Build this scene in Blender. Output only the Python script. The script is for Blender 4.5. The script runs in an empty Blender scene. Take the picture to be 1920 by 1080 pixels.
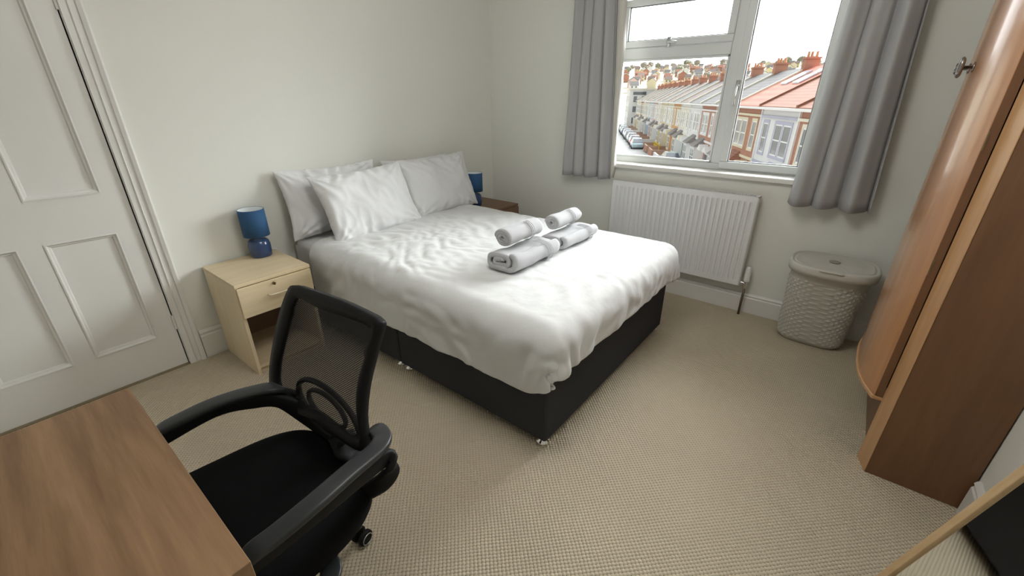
import bpy, bmesh, math, random
import numpy as np
from mathutils import Vector, Matrix, noise
random.seed(7); np.random.seed(7)
C = bpy.context.scene.collection
S = bpy.context.scene
PI = math.pi

# ------------------------------------------------------------------ camera
F_PX = 792.14
PITCH, YAW = math.radians(-24.164), math.radians(38.36)
CAM = Vector((-3.0655, -2.6589, 1.3565))
cd = bpy.data.cameras.new('camera'); cam = bpy.data.objects.new('camera', cd); C.objects.link(cam)
cd.sensor_fit = 'HORIZONTAL'; cd.sensor_width = 36.0; cd.lens = 36.0 * F_PX / 1920.0
cd.clip_start = 0.02; cd.clip_end = 3000
fw = Vector((math.cos(YAW)*math.cos(PITCH), math.sin(YAW)*math.cos(PITCH), math.sin(PITCH)))
rt = fw.cross(Vector((0, 0, 1))).normalized(); up = rt.cross(fw)
cam.matrix_world = Matrix(((rt.x, up.x, -fw.x, CAM.x), (rt.y, up.y, -fw.y, CAM.y), (rt.z, up.z, -fw.z, CAM.z), (0, 0, 0, 1)))
S.camera = cam

# ------------------------------------------------------------------ exposure and sky
S.view_settings.view_transform = 'Standard'
try: S.view_settings.look = 'None'
except Exception: pass
S.view_settings.gamma = 1.0
S.view_settings.use_curve_mapping = False
S.view_settings.exposure = 0.27
SKY_BASE, SKY_GLOW = 0.82, 30.0
w = bpy.data.worlds.new('overcast_sky'); S.world = w; w.use_nodes = True
nt = w.node_tree; nt.nodes.clear()
wo = nt.nodes.new('ShaderNodeOutputWorld'); bg = nt.nodes.new('ShaderNodeBackground')
tc = nt.nodes.new('ShaderNodeTexCoord')
dot = nt.nodes.new('ShaderNodeVectorMath'); dot.operation = 'DOT_PRODUCT'
gd = Vector((0.86, -0.33, 0.37)).normalized(); dot.inputs[1].default_value = gd
nt.links.new(tc.outputs['Generated'], dot.inputs[0])
mx = nt.nodes.new('ShaderNodeMath'); mx.operation = 'MAXIMUM'; mx.inputs[1].default_value = 0
nt.links.new(dot.outputs['Value'], mx.inputs[0])
pw = nt.nodes.new('ShaderNodeMath'); pw.operation = 'POWER'; pw.inputs[1].default_value = 5.0
nt.links.new(mx.outputs[0], pw.inputs[0])
ml = nt.nodes.new('ShaderNodeMath'); ml.operation = 'MULTIPLY_ADD'
ml.inputs[1].default_value = SKY_GLOW; ml.inputs[2].default_value = SKY_BASE
nt.links.new(pw.outputs[0], ml.inputs[0])
bg.inputs['Color'].default_value = (0.97, 0.985, 1.0, 1)
nt.links.new(ml.outputs[0], bg.inputs['Strength']); nt.links.new(bg.outputs[0], wo.inputs[0])

# added fill: an unseen point light below the ceiling that brightens the room
lamp_d = bpy.data.lights.new('fill_light', 'POINT'); lamp_d.energy = 23; lamp_d.color = (1.0, 0.985, 0.94); lamp_d.shadow_soft_size = 0.30
lamp_o = bpy.data.objects.new('fill_light', lamp_d); lamp_o.location = (-2.0, -1.95, 2.14); C.objects.link(lamp_o)

# ------------------------------------------------------------------ materials
MATS = {}
def mat(name, col, rough=0.6, metal=0.0, spec=0.5, noise_amt=0.0, noise_scale=20, bump=0.0, bump_scale=60, coat=0.0, sheen=0.0, col2=None, dist=0.002):
    if name in MATS: return MATS[name]
    m = bpy.data.materials.new(name); m.use_nodes = True; n = m.node_tree.nodes; l = m.node_tree.links
    b = n['Principled BSDF']
    b.inputs['Base Color'].default_value = (*col, 1); b.inputs['Roughness'].default_value = rough
    b.inputs['Metallic'].default_value = metal; b.inputs['Specular IOR Level'].default_value = spec
    b.inputs['Coat Weight'].default_value = coat; b.inputs['Sheen Weight'].default_value = sheen
    t = n.new('ShaderNodeTexCoord')
    if noise_amt or col2:
        nz = n.new('ShaderNodeTexNoise'); nz.inputs['Scale'].default_value = noise_scale; nz.inputs['Detail'].default_value = 4
        l.new(t.outputs['Object'], nz.inputs['Vector'])
        mixn = n.new('ShaderNodeMix'); mixn.data_type = 'RGBA'
        c2 = col2 or tuple(c*(1-noise_amt) for c in col)
        mixn.inputs[6].default_value = (*col, 1); mixn.inputs[7].default_value = (*c2, 1)
        l.new(nz.outputs['Fac'], mixn.inputs[0]); l.new(mixn.outputs[2], b.inputs['Base Color'])
    if bump:
        nb = n.new('ShaderNodeTexNoise'); nb.inputs['Scale'].default_value = bump_scale; nb.inputs['Detail'].default_value = 3
        l.new(t.outputs['Object'], nb.inputs['Vector'])
        bp = n.new('ShaderNodeBump'); bp.inputs['Strength'].default_value = bump; bp.inputs['Distance'].default_value = dist
        l.new(nb.outputs['Fac'], bp.inputs['Height']); l.new(bp.outputs[0], b.inputs['Normal'])
    MATS[name] = m; return m

def wood(name, c1, c2, axis='X', scale=1.0, rough=0.45, coat=0.0, bump=0.05):
    if name in MATS: return MATS[name]
    m = bpy.data.materials.new(name); m.use_nodes = True; n = m.node_tree.nodes; l = m.node_tree.links
    b = n['Principled BSDF']; b.inputs['Roughness'].default_value = rough; b.inputs['Coat Weight'].default_value = coat; b.inputs['Coat Roughness'].default_value = 0.12
    t = n.new('ShaderNodeTexCoord'); mp = n.new('ShaderNodeMapping')
    s = [14*scale]*3; s['XYZ'.index(axis)] = 1.0*scale
    mp.inputs['Scale'].default_value = s
    l.new(t.outputs['Object'], mp.inputs['Vector'])
    nz = n.new('ShaderNodeTexNoise'); nz.inputs['Scale'].default_value = 2.2; nz.inputs['Detail'].default_value = 6; nz.inputs['Distortion'].default_value = 0.6
    l.new(mp.outputs[0], nz.inputs['Vector'])
    nf = n.new('ShaderNodeTexNoise'); nf.inputs['Scale'].default_value = 14; nf.inputs['Detail'].default_value = 3
    l.new(mp.outputs[0], nf.inputs['Vector'])
    ad = n.new('ShaderNodeMath'); ad.operation = 'MULTIPLY_ADD'; ad.inputs[1].default_value = 0.35
    l.new(nf.outputs['Fac'], ad.inputs[0]); l.new(nz.outputs['Fac'], ad.inputs[2])
    cr = n.new('ShaderNodeValToRGB'); cr.color_ramp.elements[0].position = 0.42; cr.color_ramp.elements[1].position = 0.92
    cr.color_ramp.elements[0].color = (*c1, 1); cr.color_ramp.elements[1].color = (*c2, 1)
    l.new(ad.outputs[0], cr.inputs[0]); l.new(cr.outputs[0], b.inputs['Base Color'])
    bp = n.new('ShaderNodeBump'); bp.inputs['Strength'].default_value = bump; bp.inputs['Distance'].default_value = 0.001
    l.new(ad.outputs[0], bp.inputs['Height']); l.new(bp.outputs[0], b.inputs['Normal'])
    MATS[name] = m; return m

def carpet_mat():
    m = bpy.data.materials.new('loop_carpet'); m.use_nodes = True; n = m.node_tree.nodes; l = m.node_tree.links
    b = n['Principled BSDF']; b.inputs['Roughness'].default_value = 0.95; b.inputs['Specular IOR Level'].default_value = 0.1
    t = n.new('ShaderNodeTexCoord'); mp = n.new('ShaderNodeMapping'); mp.inputs['Rotation'].default_value = (0, 0, math.radians(45))
    l.new(t.outputs['Object'], mp.inputs['Vector'])
    wob = n.new('ShaderNodeTexNoise'); wob.inputs['Scale'].default_value = 9; l.new(t.outputs['Object'], wob.inputs['Vector'])
    add = n.new('ShaderNodeVectorMath'); add.operation = 'MULTIPLY_ADD'; add.inputs[1].default_value = (.006, .006, 0)
    l.new(wob.outputs['Color'], add.inputs[0]); l.new(mp.outputs[0], add.inputs[2])
    sp = n.new('ShaderNodeSeparateXYZ'); l.new(add.outputs[0], sp.inputs[0])
    outs = []
    for ax, p in (('X', 0.0125), ('Y', 0.0115)):
        a = n.new('ShaderNodeMath'); a.operation = 'MULTIPLY'; a.inputs[1].default_value = PI/p; l.new(sp.outputs[ax], a.inputs[0])
        s_ = n.new('ShaderNodeMath'); s_.operation = 'SINE'; l.new(a.outputs[0], s_.inputs[0])
        c_ = n.new('ShaderNodeMath'); c_.operation = 'ABSOLUTE'; l.new(s_.outputs[0], c_.inputs[0]); outs.append(c_)
    h = n.new('ShaderNodeMath'); h.operation = 'ADD'; l.new(outs[0].outputs[0], h.inputs[0]); l.new(outs[1].outputs[0], h.inputs[1])
    cr = n.new('ShaderNodeValToRGB'); e = cr.color_ramp.elements
    e[0].position = 0.18; e[0].color = (0.12, 0.095, 0.062, 1); e[1].position = 0.62; e[1].color = (0.64, 0.55, 0.415, 1)
    l.new(h.outputs[0], cr.inputs[0])
    nz = n.new('ShaderNodeTexNoise'); nz.inputs['Scale'].default_value = 3; l.new(t.outputs['Object'], nz.inputs['Vector'])
    mr = n.new('ShaderNodeMapRange'); mr.inputs[3].default_value = 0.9; mr.inputs[4].default_value = 1.08; l.new(nz.outputs['Fac'], mr.inputs[0])
    vm = n.new('ShaderNodeVectorMath'); vm.operation = 'SCALE'; l.new(cr.outputs[0], vm.inputs[0]); l.new(mr.outputs[0], vm.inputs['Scale'])
    l.new(vm.outputs[0], b.inputs['Base Color'])
    bp = n.new('ShaderNodeBump'); bp.inputs['Strength'].default_value = 0.8; bp.inputs['Distance'].default_value = 0.004
    l.new(h.outputs[0], bp.inputs['Height']); l.new(bp.outputs[0], b.inputs['Normal'])
    return m

def glass_mat():
    m = bpy.data.materials.new('window_glass'); m.use_nodes = True; n = m.node_tree.nodes; l = m.node_tree.links
    n.clear(); o = n.new('ShaderNodeOutputMaterial'); tr = n.new('ShaderNodeBsdfTransparent'); tr.inputs[0].default_value = (.97, .985, .98, 1)
    gl = n.new('ShaderNodeBsdfGlossy'); gl.inputs['Roughness'].default_value = 0.01
    fr = n.new('ShaderNodeFresnel'); fr.inputs[0].default_value = 1.3
    mx_ = n.new('ShaderNodeMixShader'); l.new(fr.outputs[0], mx_.inputs[0]); l.new(tr.outputs[0], mx_.inputs[1]); l.new(gl.outputs[0], mx_.inputs[2])
    l.new(mx_.outputs[0], o.inputs[0]); return m

def mesh_fabric():
    m = bpy.data.materials.new('black_mesh_net'); m.use_nodes = True; n = m.node_tree.nodes; l = m.node_tree.links
    b = n['Principled BSDF']; b.inputs['Base Color'].default_value = (.012, .012, .013, 1); b.inputs['Roughness'].default_value = .7
    t = n.new('ShaderNodeTexCoord'); mp = n.new('ShaderNodeMapping'); mp.inputs['Rotation'].default_value = (math.radians(38), 0, 0)
    l.new(t.outputs['Object'], mp.inputs['Vector'])
    sp = n.new('ShaderNodeSeparateXYZ'); l.new(mp.outputs[0], sp.inputs[0])
    res = []
    for ax, p, th in (('Y', .0032, .38), ('Z', .0050, -.30)):
        a = n.new('ShaderNodeMath'); a.operation = 'MULTIPLY'; a.inputs[1].default_value = 2*PI/p; l.new(sp.outputs[ax], a.inputs[0])
        s_ = n.new('ShaderNodeMath'); s_.operation = 'SINE'; l.new(a.outputs[0], s_.inputs[0])
        g = n.new('ShaderNodeMath'); g.operation = 'GREATER_THAN'; g.inputs[1].default_value = th; l.new(s_.outputs[0], g.inputs[0]); res.append(g)
    h = n.new('ShaderNodeMath'); h.operation = 'MULTIPLY'; l.new(res[0].outputs[0], h.inputs[0]); l.new(res[1].outputs[0], h.inputs[1])
    inv = n.new('ShaderNodeMath'); inv.operation = 'SUBTRACT'; inv.inputs[0].default_value = 1; l.new(h.outputs[0], inv.inputs[1])
    l.new(inv.outputs[0], b.inputs['Alpha'])
    return m

PAINT = mat('wall_paint', (.80, .80, .745), .85, spec=.2, bump=.08, bump_scale=90)
GLOSSW = mat('white_gloss_paint', (.76, .75, .715), .38, bump=.05, bump_scale=30)
UPVC = mat('white_upvc', (.70, .725, .72), .3)
CEIL = mat('ceiling_paint', (.86, .86, .84), .9)
CARPET = carpet_mat(); GLASS = glass_mat(); NET = mesh_fabric()
LINEN = mat('white_linen', (.72, .725, .73), .8, sheen=.15, bump=.22, bump_scale=24, dist=.006)
LINEN2 = mat('white_pillow_cotton', (.72, .725, .73), .8, sheen=.15, bump=.15, bump_scale=30, dist=.005)
SHEET = mat('white_sheet', (.70, .705, .71), .8, bump=.1, bump_scale=12, dist=.006)
TERRY = mat('white_terry', (.53, .53, .55), .95, bump=.7, bump_scale=420, dist=.004, sheen=.3)
DIVAN = mat('charcoal_fabric', (.052, .053, .058), .9, spec=.12, noise_amt=.2, noise_scale=200, bump=.3, bump_scale=500)
CHROME = mat('chrome', (.8, .8, .8), .12, metal=1)
CURT = mat('grey_curtain_cloth', (.42, .42, .425), .85, bump=.15, bump_scale=300, sheen=.2)
LINING = mat('cream_curtain_lining', (.62, .60, .55), .9, bump=.4, bump_scale=60)
BEECH = wood('pale_beech', (.67, .54, .34), (.76, .63, .43), 'X', 1.0, .42, bump=.02)
BEECHV = wood('pale_beech_upright', (.74, .60, .40), (.82, .69, .49), 'Z', 1.0, .42, bump=.02)
BROWNIN = mat('brown_board_inner_shade', (.20, .12, .07), .6)  # brown board; inside the pale nightstand its dark tone paints in shade
OAK = wood('oak_laminate', (.175, .092, .045), (.345, .205, .108), 'Y', .9, .42, bump=.1)
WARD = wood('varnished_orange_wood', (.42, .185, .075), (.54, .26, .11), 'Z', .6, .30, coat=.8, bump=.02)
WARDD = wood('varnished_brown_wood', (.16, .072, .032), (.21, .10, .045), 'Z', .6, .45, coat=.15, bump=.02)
WEDGE = wood('light_wood_edge', (.50, .27, .12), (.62, .36, .18), 'Z', .8, .35, coat=.3)
BLUEC = mat('blue_glazed_ceramic', (.022, .055, .15), .22, coat=.5)
BLUEF = mat('blue_lampshade_fabric', (.022, .085, .20), .8, bump=.3, bump_scale=400)
WHITEP = mat('white_plastic', (.8, .8, .78), .4)
RADW = mat('radiator_enamel', (.78, .79, .79), .3)
PIPE = mat('dull_copper_pipe', (.16, .13, .10), .4, metal=.6)
BASK = mat('stone_grey_plastic', (.56, .55, .50), .5)
BLK = mat('black_plastic', (.007, .007, .008), .6, spec=.25)
BLKG = mat('black_satin_plastic', (.028, .030, .032), .38, spec=.4)
BLKF = mat('black_seat_fabric', (.004, .004, .0045), .95, spec=.15, bump=.5, bump_scale=700)
BRASS = mat('aged_brass', (.28, .20, .11), .35, metal=1)
SMOKE = mat('tarnished_metal_knob', (.30, .28, .27), .22, metal=1)
MIRR = mat('mirror_silver', (.86, .88, .87), .02, metal=1)
PINE = wood('pine_frame', (.50, .33, .17), (.62, .44, .25), 'Z', 1.0, .5)

# ------------------------------------------------------------------ mesh helpers
class MB:
    def __init__(self): self.bm = bmesh.new()
    def box(self, x0, x1, y0, y1, z0, z1):
        vs = [self.bm.verts.new((x, y, z)) for x in (x0, x1) for y in (y0, y1) for z in (z0, z1)]
        for f in ((0, 1, 3, 2), (4, 6, 7, 5), (0, 4, 5, 1), (2, 3, 7, 6), (0, 2, 6, 4), (1, 5, 7, 3)):
            self.bm.faces.new([vs[i] for i in f])
        return self
    def grid(self, P, closed_u=False, closed_v=False, cap=False):
        nu, nv = len(P), len(P[0])
        V = [[self.bm.verts.new(p) for p in row] for row in P]
        for i in range(nu if closed_u else nu-1):
            for j in range(nv if closed_v else nv-1):
                try: self.bm.faces.new((V[i][j], V[(i+1) % nu][j], V[(i+1) % nu][(j+1) % nv], V[i][(j+1) % nv]))
                except ValueError: pass
        if cap:
            try: self.bm.faces.new(V[0][::-1]); self.bm.faces.new(V[-1])
            except ValueError: pass
        return self
    def lathe(self, prof, c, n=32, ax='z', cap=True):
        P = []
        for r, h in prof:
            row = []
            for k in range(n):
                a = 2*PI*k/n; u, v = r*math.cos(a), r*math.sin(a)
                row.append({'z': (c[0]+u, c[1]+v, c[2]+h), 'y': (c[0]+v, c[1]+h, c[2]+u), 'x': (c[0]+h, c[1]+u, c[2]+v)}[ax])
            P.append(row)
        return self.grid(P, closed_v=True, cap=cap)
    def tube(self, pts, r, n=10, rr=None, closed=False, flat=None, upv=(0, 0, 1)):
        """tube along pts; flat=(a,b) gives an elliptical/rounded-rect section (a sideways, b along up)"""
        pts = [Vector(p) for p in pts]; P = []
        m = len(pts)
        for i, p in enumerate(pts):
            if closed: t = pts[(i+1) % m]-pts[i-1]
            else: t = pts[min(i+1, m-1)]-pts[max(i-1, 0)]
            t.normalize(); u = Vector(upv); s = t.cross(u)
            if s.length < 1e-3: s = t.cross(Vector((1, 0, 0)))
            s.normalize(); u = s.cross(t)
            a = (rr[i] if rr else r); row = []
            for k in range(n):
                an = 2*PI*k/n; c_, s_ = math.cos(an), math.sin(an)
                if flat:
                    q = 0.45
                    row.append(p+s*(flat[0]*math.copysign(abs(c_)**q, c_))*(rr[i] if rr else 1)+u*(flat[1]*math.copysign(abs(s_)**q, s_))*(rr[i] if rr else 1))
                else: row.append(p+s*(a*c_)+u*(a*s_))
            P.append(row)
        return self.grid(P, closed_u=closed, closed_v=True, cap=not closed)
    def prism(self, poly, f0, f1):
        """poly list of 2D points; f0/f1 map a 2D point to 3D for both ends"""
        a = [self.bm.verts.new(f0(p)) for p in poly]; b = [self.bm.verts.new(f1(p)) for p in poly]; n = len(poly)
        self.bm.faces.new(a[::-1]); self.bm.faces.new(b)
        for i in range(n): self.bm.faces.new((a[i], a[(i+1) % n], b[(i+1) % n], b[i]))
        return self
    def build(self, name, material, parent=None, smooth=False, bevel=0, seg=2, subd=0, solid=0, solid_off=0, xf=None):
        bm = self.bm
        if xf is not None: bmesh.ops.transform(bm, matrix=xf, verts=bm.verts)
        bmesh.ops.recalc_face_normals(bm, faces=bm.faces)
        org = None
        if parent is not None: org = root_loc(parent)
        else:
            xs = [v.co for v in bm.verts]
            org = Vector(((min(v.x for v in xs)+max(v.x for v in xs))/2, (min(v.y for v in xs)+max(v.y for v in xs))/2, min(v.z for v in xs)))
        for v in bm.verts: v.co -= org
        me = bpy.data.meshes.new(name); bm.to_mesh(me); bm.free()
        me.materials.append(material)
        o = bpy.data.objects.new(name, me); C.objects.link(o)
        if parent is not None: o.parent = parent
        else: o.location = org
        if smooth or bevel:
            me.polygons.foreach_set('use_smooth', [True]*len(me.polygons))
        if solid:
            md = o.modifiers.new('solid', 'SOLIDIFY'); md.thickness = solid; md.offset = solid_off
        if subd:
            md = o.modifiers.new('subd', 'SUBSURF'); md.levels = subd; md.render_levels = subd
        if bevel:
            md = o.modifiers.new('bevel', 'BEVEL'); md.width = bevel; md.segments = seg; md.limit_method = 'ANGLE'; md.angle_limit = math.radians(35); md.harden_normals = True
        return o
def root_loc(o):
    while o.parent is not None: o = o.parent
    return Vector(o.location)
def thing(name, label, cat, loc, group=None):
    o = bpy.data.objects.new(name, None); C.objects.link(o); o.location = loc; o.empty_display_size = .1
    o['label'] = label; o['category'] = cat
    if group: o['group'] = group
    return o
def tag(o, label, cat, group=None):
    o['label'] = label; o['category'] = cat
    if group: o['group'] = group
    return o
def struct(o): o['kind'] = 'structure'; return o
def dup(root, loc, label=None, group=None):
    def cp(o, par):
        c = o.copy(); C.objects.link(c)
        if par is not None: c.parent = par
        for ch in list(o.children): cp(ch, c)
        return c
    r = cp(root, None); r.location = loc
    if label: r['label'] = label
    if group: r['group'] = group
    return r
def ray(x, y): return fw+rt*((x-960)/F_PX)+up*((540-y)/F_PX)
def on_plane(px, P0, n):
    d = ray(*px); n = Vector(n); t = (Vector(P0)-CAM).dot(n)/d.dot(n); return CAM+d*t
def at_z(x, y, z): return on_plane((x, y), (0, 0, z), (0, 0, 1))
def smooth_path(pts, k=6):
    pts = [Vector(p) for p in pts]; out = []
    for i in range(len(pts)-1):
        p0 = pts[max(i-1, 0)]; p1 = pts[i]; p2 = pts[i+1]; p3 = pts[min(i+2, len(pts)-1)]
        for j in range(k):
            t = j/k
            out.append(0.5*((2*p1)+(p2-p0)*t+(2*p0-5*p1+4*p2-p3)*t*t+(-p0+3*p1-3*p2+p3)*t**3))
    out.append(pts[-1]); return out

# ------------------------------------------------------------------ room shell
XB, W, HC = -4.25, -3.272, 2.42         # back wall, right wall, ceiling height
OY0, OY1, OZ0, OZ1 = -2.455, -1.085, .885, 2.06   # window opening
DX0, DX1, DZ = -3.395, -2.625, 1.99     # door opening
struct(MB().box(XB-.1, .0, W-.1, .1, -.08, 0).build('floor', CARPET))
struct(MB().box(XB-.1, .3, W-.1, .1, HC, HC+.08).build('ceiling', CEIL))
m = MB(); m.box(0, .28, W-.1, OY0, -.08, HC); m.box(0, .28, OY1, .1, -.08, HC); m.box(0, .28, OY0, OY1, -.08, OZ0); m.box(0, .28, OY0, OY1, OZ1, HC)
struct(m.build('wall_window', PAINT))
m = MB(); m.box(XB-.1, DX0, 0, .1, 0, HC); m.box(DX1, 0, 0, .1, 0, HC); m.box(DX0, DX1, 0, .1, DZ, HC)
struct(m.build('wall_headboard', PAINT))
struct(MB().box(XB-.1, 0, W-.1, W, 0, HC).build('wall_right', PAINT))
struct(MB().box(XB-.1, XB, W, 0, 0, HC).build('wall_back', PAINT))

def skirt_profile(h=.15, d=.018):
    return [(0, 0), (d, 0), (d, h*.78), (d*.72, h*.82), (d*.72, h*.86), (d*.95, h*.9), (d*.6, h*.97), (d*.25, h), (0, h)]
def skirting(name, a, b, nrm, h=.138):
    a, b, nrm = Vector(a), Vector(b), Vector(nrm)
    m = MB(); m.prism(skirt_profile(h), lambda p: a+nrm*p[0]+Vector((0, 0, p[1])), lambda p: b+nrm*p[0]+Vector((0, 0, p[1])))
    return struct(m.build(name, GLOSSW, bevel=.0015))
skirting('baseboard_window', (0, W, 0), (0, 0, 0), (-1, 0, 0))
skirting('baseboard_headboard', (DX1+.082, 0, 0), (-.018, 0, 0), (0, -1, 0), .17)
skirting('baseboard_headboard_left', (XB, 0, 0), (DX0-.082, 0, 0), (0, -1, 0), .17)
skirting('baseboard_right', (XB, W, 0), (-1.245, W, 0), (0, 1, 0), .16)
skirting('baseboard_right_corner', (-.40, W, 0), (-.018, W, 0), (0, 1, 0), .16)

# door: four panels with moulded edges
dr = bpy.data.objects.new('door_1', None); C.objects.link(dr); dr.location = (DX0, .02, 0); struct(dr)
X0, X1 = DX0+.004, DX1-.004
cols = [(-3.277, -3.037), (-2.957, -2.713)]
rows = [(.203, .777), (.965, 1.86)]
m = MB()
yf, yb = 0.006, .045
xs = sorted([X0, X1]+[c for q in cols for c in q]); zs = sorted([.006, DZ-.004]+[c for q in rows for c in q])
for i in range(len(xs)-1):
    for j in range(len(zs)-1):
        if (i in (1, 3)) and (j in (1, 3)): continue
        m.box(xs[i], xs[i+1], yf, yb, zs[j], zs[j+1])
bmesh.ops.remove_doubles(m.bm, verts=m.bm.verts, dist=1e-5)
m.build('door_frame_boards', GLOSSW, dr)
for c0, c1 in cols:
    for r0, r1 in rows:
        p = MB().box(c0-.002, c1+.002, .022, .036, r0-.002, r1+.002).build('door_panel', GLOSSW, dr)
        mm = MB(); wv = .022
        prof = [(0, yf-.003), (wv*.25, yf-.004), (wv*.55, yf+.006), (wv*.8, yf+.008), (wv, .022)]
        rings = []
        for d, y in prof: rings.append([(c0+d-.002, y, r0+d-.002), (c1-d+.002, y, r0+d-.002), (c1-d+.002, y, r1-d+.002), (c0+d-.002, y, r1-d+.002)])
        mm.grid(rings, closed_v=True); mm.build('panel_moulding', GLOSSW, p)
for z in (.26, 1.72):
    h = MB().lathe([(.006, -.04), (.006, .04)], (DX1-.002, .002, z), 12).build('hinge', GLOSSW, dr, smooth=False)
kn = MB(); kn.lathe([(.001, 0), (.022, -.002), (.022, -.006), (.008, -.01), (.008, -.035), (.024, -.045), (.026, -.058), (.015, -.068), (.001, -.07)], (DX0+.06, .006, .88), 20, 'y').build('door_knob', BRASS, dr, smooth=True)
# casing with stepped moulding
def casing(name, pts, inward):
    prof = [(0, 0), (.004, .014), (.026, .014), (.030, .020), (.034, .014), (.052, .014), (.056, .022), (.070, .026), (.078, .022), (.082, 0)]
    rings = []
    n = len(pts)
    for i, (x, z) in enumerate(pts):
        ox, oz = inward[i]
        rings.append([(x+ox*d, -h, z+oz*d) for d, h in prof])
    m = MB(); m.grid(rings); return m
cs = casing('trim', [(DX0, 0), (DX0, DZ), (DX1, DZ), (DX1, 0)], [(-1, 0), (-1, 1), (1, 1), (1, 0)])
struct(cs.build('trim_1', GLOSSW))
m = MB(); m.box(DX0-.03, DX0, .0005, .1, 0, DZ); m.box(DX1, DX1+.03, .0005, .1, 0, DZ); m.box(DX0-.03, DX1+.03, .0005, .1, DZ, DZ+.03)
m.box(DX0, DX1, .06, .1, 0, .004); m.box(DX0-.03, DX1+.03, .1, .12, 0, DZ+.03)
struct(m.build('trim_2', GLOSSW))
struct(MB().box(DX0, DX1, -.012, .02, 0, .005).build('trim_3', mat('threshold_bar', (.32, .26, .17), .4, metal=.5)))

# ------------------------------------------------------------------ window
wn = bpy.data.objects.new('window_1', None); C.objects.link(wn); wn.location = (.16, -1.77, .92); struct(wn)
XF = .12
Y0, Y1, Z0, Z1 = OY0, OY1, .915, 2.06
m = MB()
m.box(XF, XF+.07, Y0, Y1, Z0, Z0+.04); m.box(XF, XF+.07, Y0, Y1, Z1-.045, Z1)
m.box(XF, XF+.07, Y1-.052, Y1, Z0+.04, Z1-.045); m.box(XF, XF+.07, Y0, Y0+.035, Z0+.04, Z1-.045)
m.box(XF, XF+.07, -1.928, -1.868, Z0+.04, Z1-.045); m.box(XF, XF+.07, -1.868, Y1-.052, 1.606, 1.676)
m.build('window_frame', UPVC, wn, bevel=.004)
def sash(y0, y1, z0, z1, wv, name='sash', pr=.012):
    m = MB()
    m.box(XF-pr, XF+.05, y0, y1, z0, z0+wv); m.box(XF-pr, XF+.05, y0, y1, z1-wv, z1)
    m.box(XF-pr, XF+.05, y0, y0+wv, z0+wv, z1-wv); m.box(XF-pr, XF+.05, y1-wv, y1, z0+wv, z1-wv)
    s = m.build(name, UPVC, wn, bevel=.005)
    MB().box(XF+.018, XF+.024, y0+wv-.005, y1-wv+.005, z0+wv-.005, z1-wv+.005).build('window_pane', GLASS, s)
    g = MB(); e = .006
    a0, a1, b0, b1 = y0+wv, y1-wv, z0+wv, z1-wv
    for q in ((a0, a1, b0, b0+e), (a0, a1, b1-e, b1), (a0, a0+e, b0, b1), (a1-e, a1, b0, b1)): g.box(XF+.006, XF+.02, *q)
    g.build('glazing_bead', mat('dark_gasket', (.25, .26, .26), .5), s)
    return s
s1 = sash(-1.872, -1.133, 1.678, 1.965, .040)
s2 = sash(-2.421, -1.925, .925, Z1-.02, .046)
# fixed light, lower left
MB().box(XF+.018, XF+.024, -1.87, -1.135, .95, 1.61).build('window_pane', GLASS, wn)
g = MB(); e = .012
for q in ((-1.868, -1.137, .955, .955+e), (-1.868, -1.137, 1.594, 1.606), (-1.868, -1.856, .955, 1.606), (-1.149, -1.137, .955, 1.606)): g.box(XF-.004, XF+.02, *q)
g.build('glazing_bead', UPVC, wn, bevel=.002)
# handles
def handle(par, p, d):
    m = MB(); p = Vector(p)
    m.tube([p, p+Vector((-.022, 0, 0))], .011, 12)
    q = p+Vector((-.022, 0, 0)); d = Vector(d)
    m.tube(smooth_path([q, q+d*.3+Vector((-.008, 0, 0)), q+d*.7+Vector((-.010, 0, 0)), q+d]), .007, 10)
    m.box(p.x-.006, p.x, p.y-.012, p.y+.012, p.z-.03, p.z+.03)
    m.build('window_handle', mat('brushed_chrome', (.75, .76, .76), .3, metal=1), par, smooth=True)
handle(s2, (XF-.012, -1.948, 1.43), (0, .0, -.11))
handle(s1, (XF-.012, -1.475, 1.698), (0, -.055, -.004))
sl = MB(); sl.box(-.034, XF+.01, OY0-.03, OY1+.03, .885, .915)
struct(sl.build('trim_4', GLOSSW, bevel=.006, seg=3))

# ------------------------------------------------------------------ curtains
def curtain(y0b, y1b, y0t, y1t, zb, zt, folds, xc, amp, seed, edge_side):
    """folded cloth sheet; y0 < y1"""
    rnd = random.Random(seed); n = 260; rowsn = 26
    ph = [rnd.uniform(-.7, .7) for _ in range(12)]
    P = []
    for j in range(rowsn+1):
        t = j/rowsn; z = zb+(zt-zb)*t; row = []
        for i in range(n+1):
            s = i/n
            y = (y0b+(y1b-y0b)*s)*(1-t)+(y0t+(y1t-y0t)*s)*t
            f = 0
            a = s*folds*2*PI+ph[0]+.5*math.sin(s*9+ph[1])+.35*t*math.sin(s*5+ph[2])
            f = math.sin(a)+.28*math.sin(2*a+ph[3])
            am = amp*(1-.35*t)*(.8+.3*math.sin(s*7+ph[4]))
            x = xc+am*f+.01*math.sin(t*4+s*6)
            y += .012*math.cos(a)*(1-.3*t)
            row.append((x, y, z+(.004*math.sin(a) if j == 0 else 0)))
        P.append(row)
    return P
Pl = curtain(-1.245, -.815, -1.165, -.855, .805, 2.22, 4.2, -.085, .032, 3, 1)
ctl = MB(); ctl.grid(Pl)
lc = ctl.build('curtain', CURT, smooth=True, solid=.004)
tag(lc, 'grey lined curtain hanging left of the window, above the radiator end', 'curtain')
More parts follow.
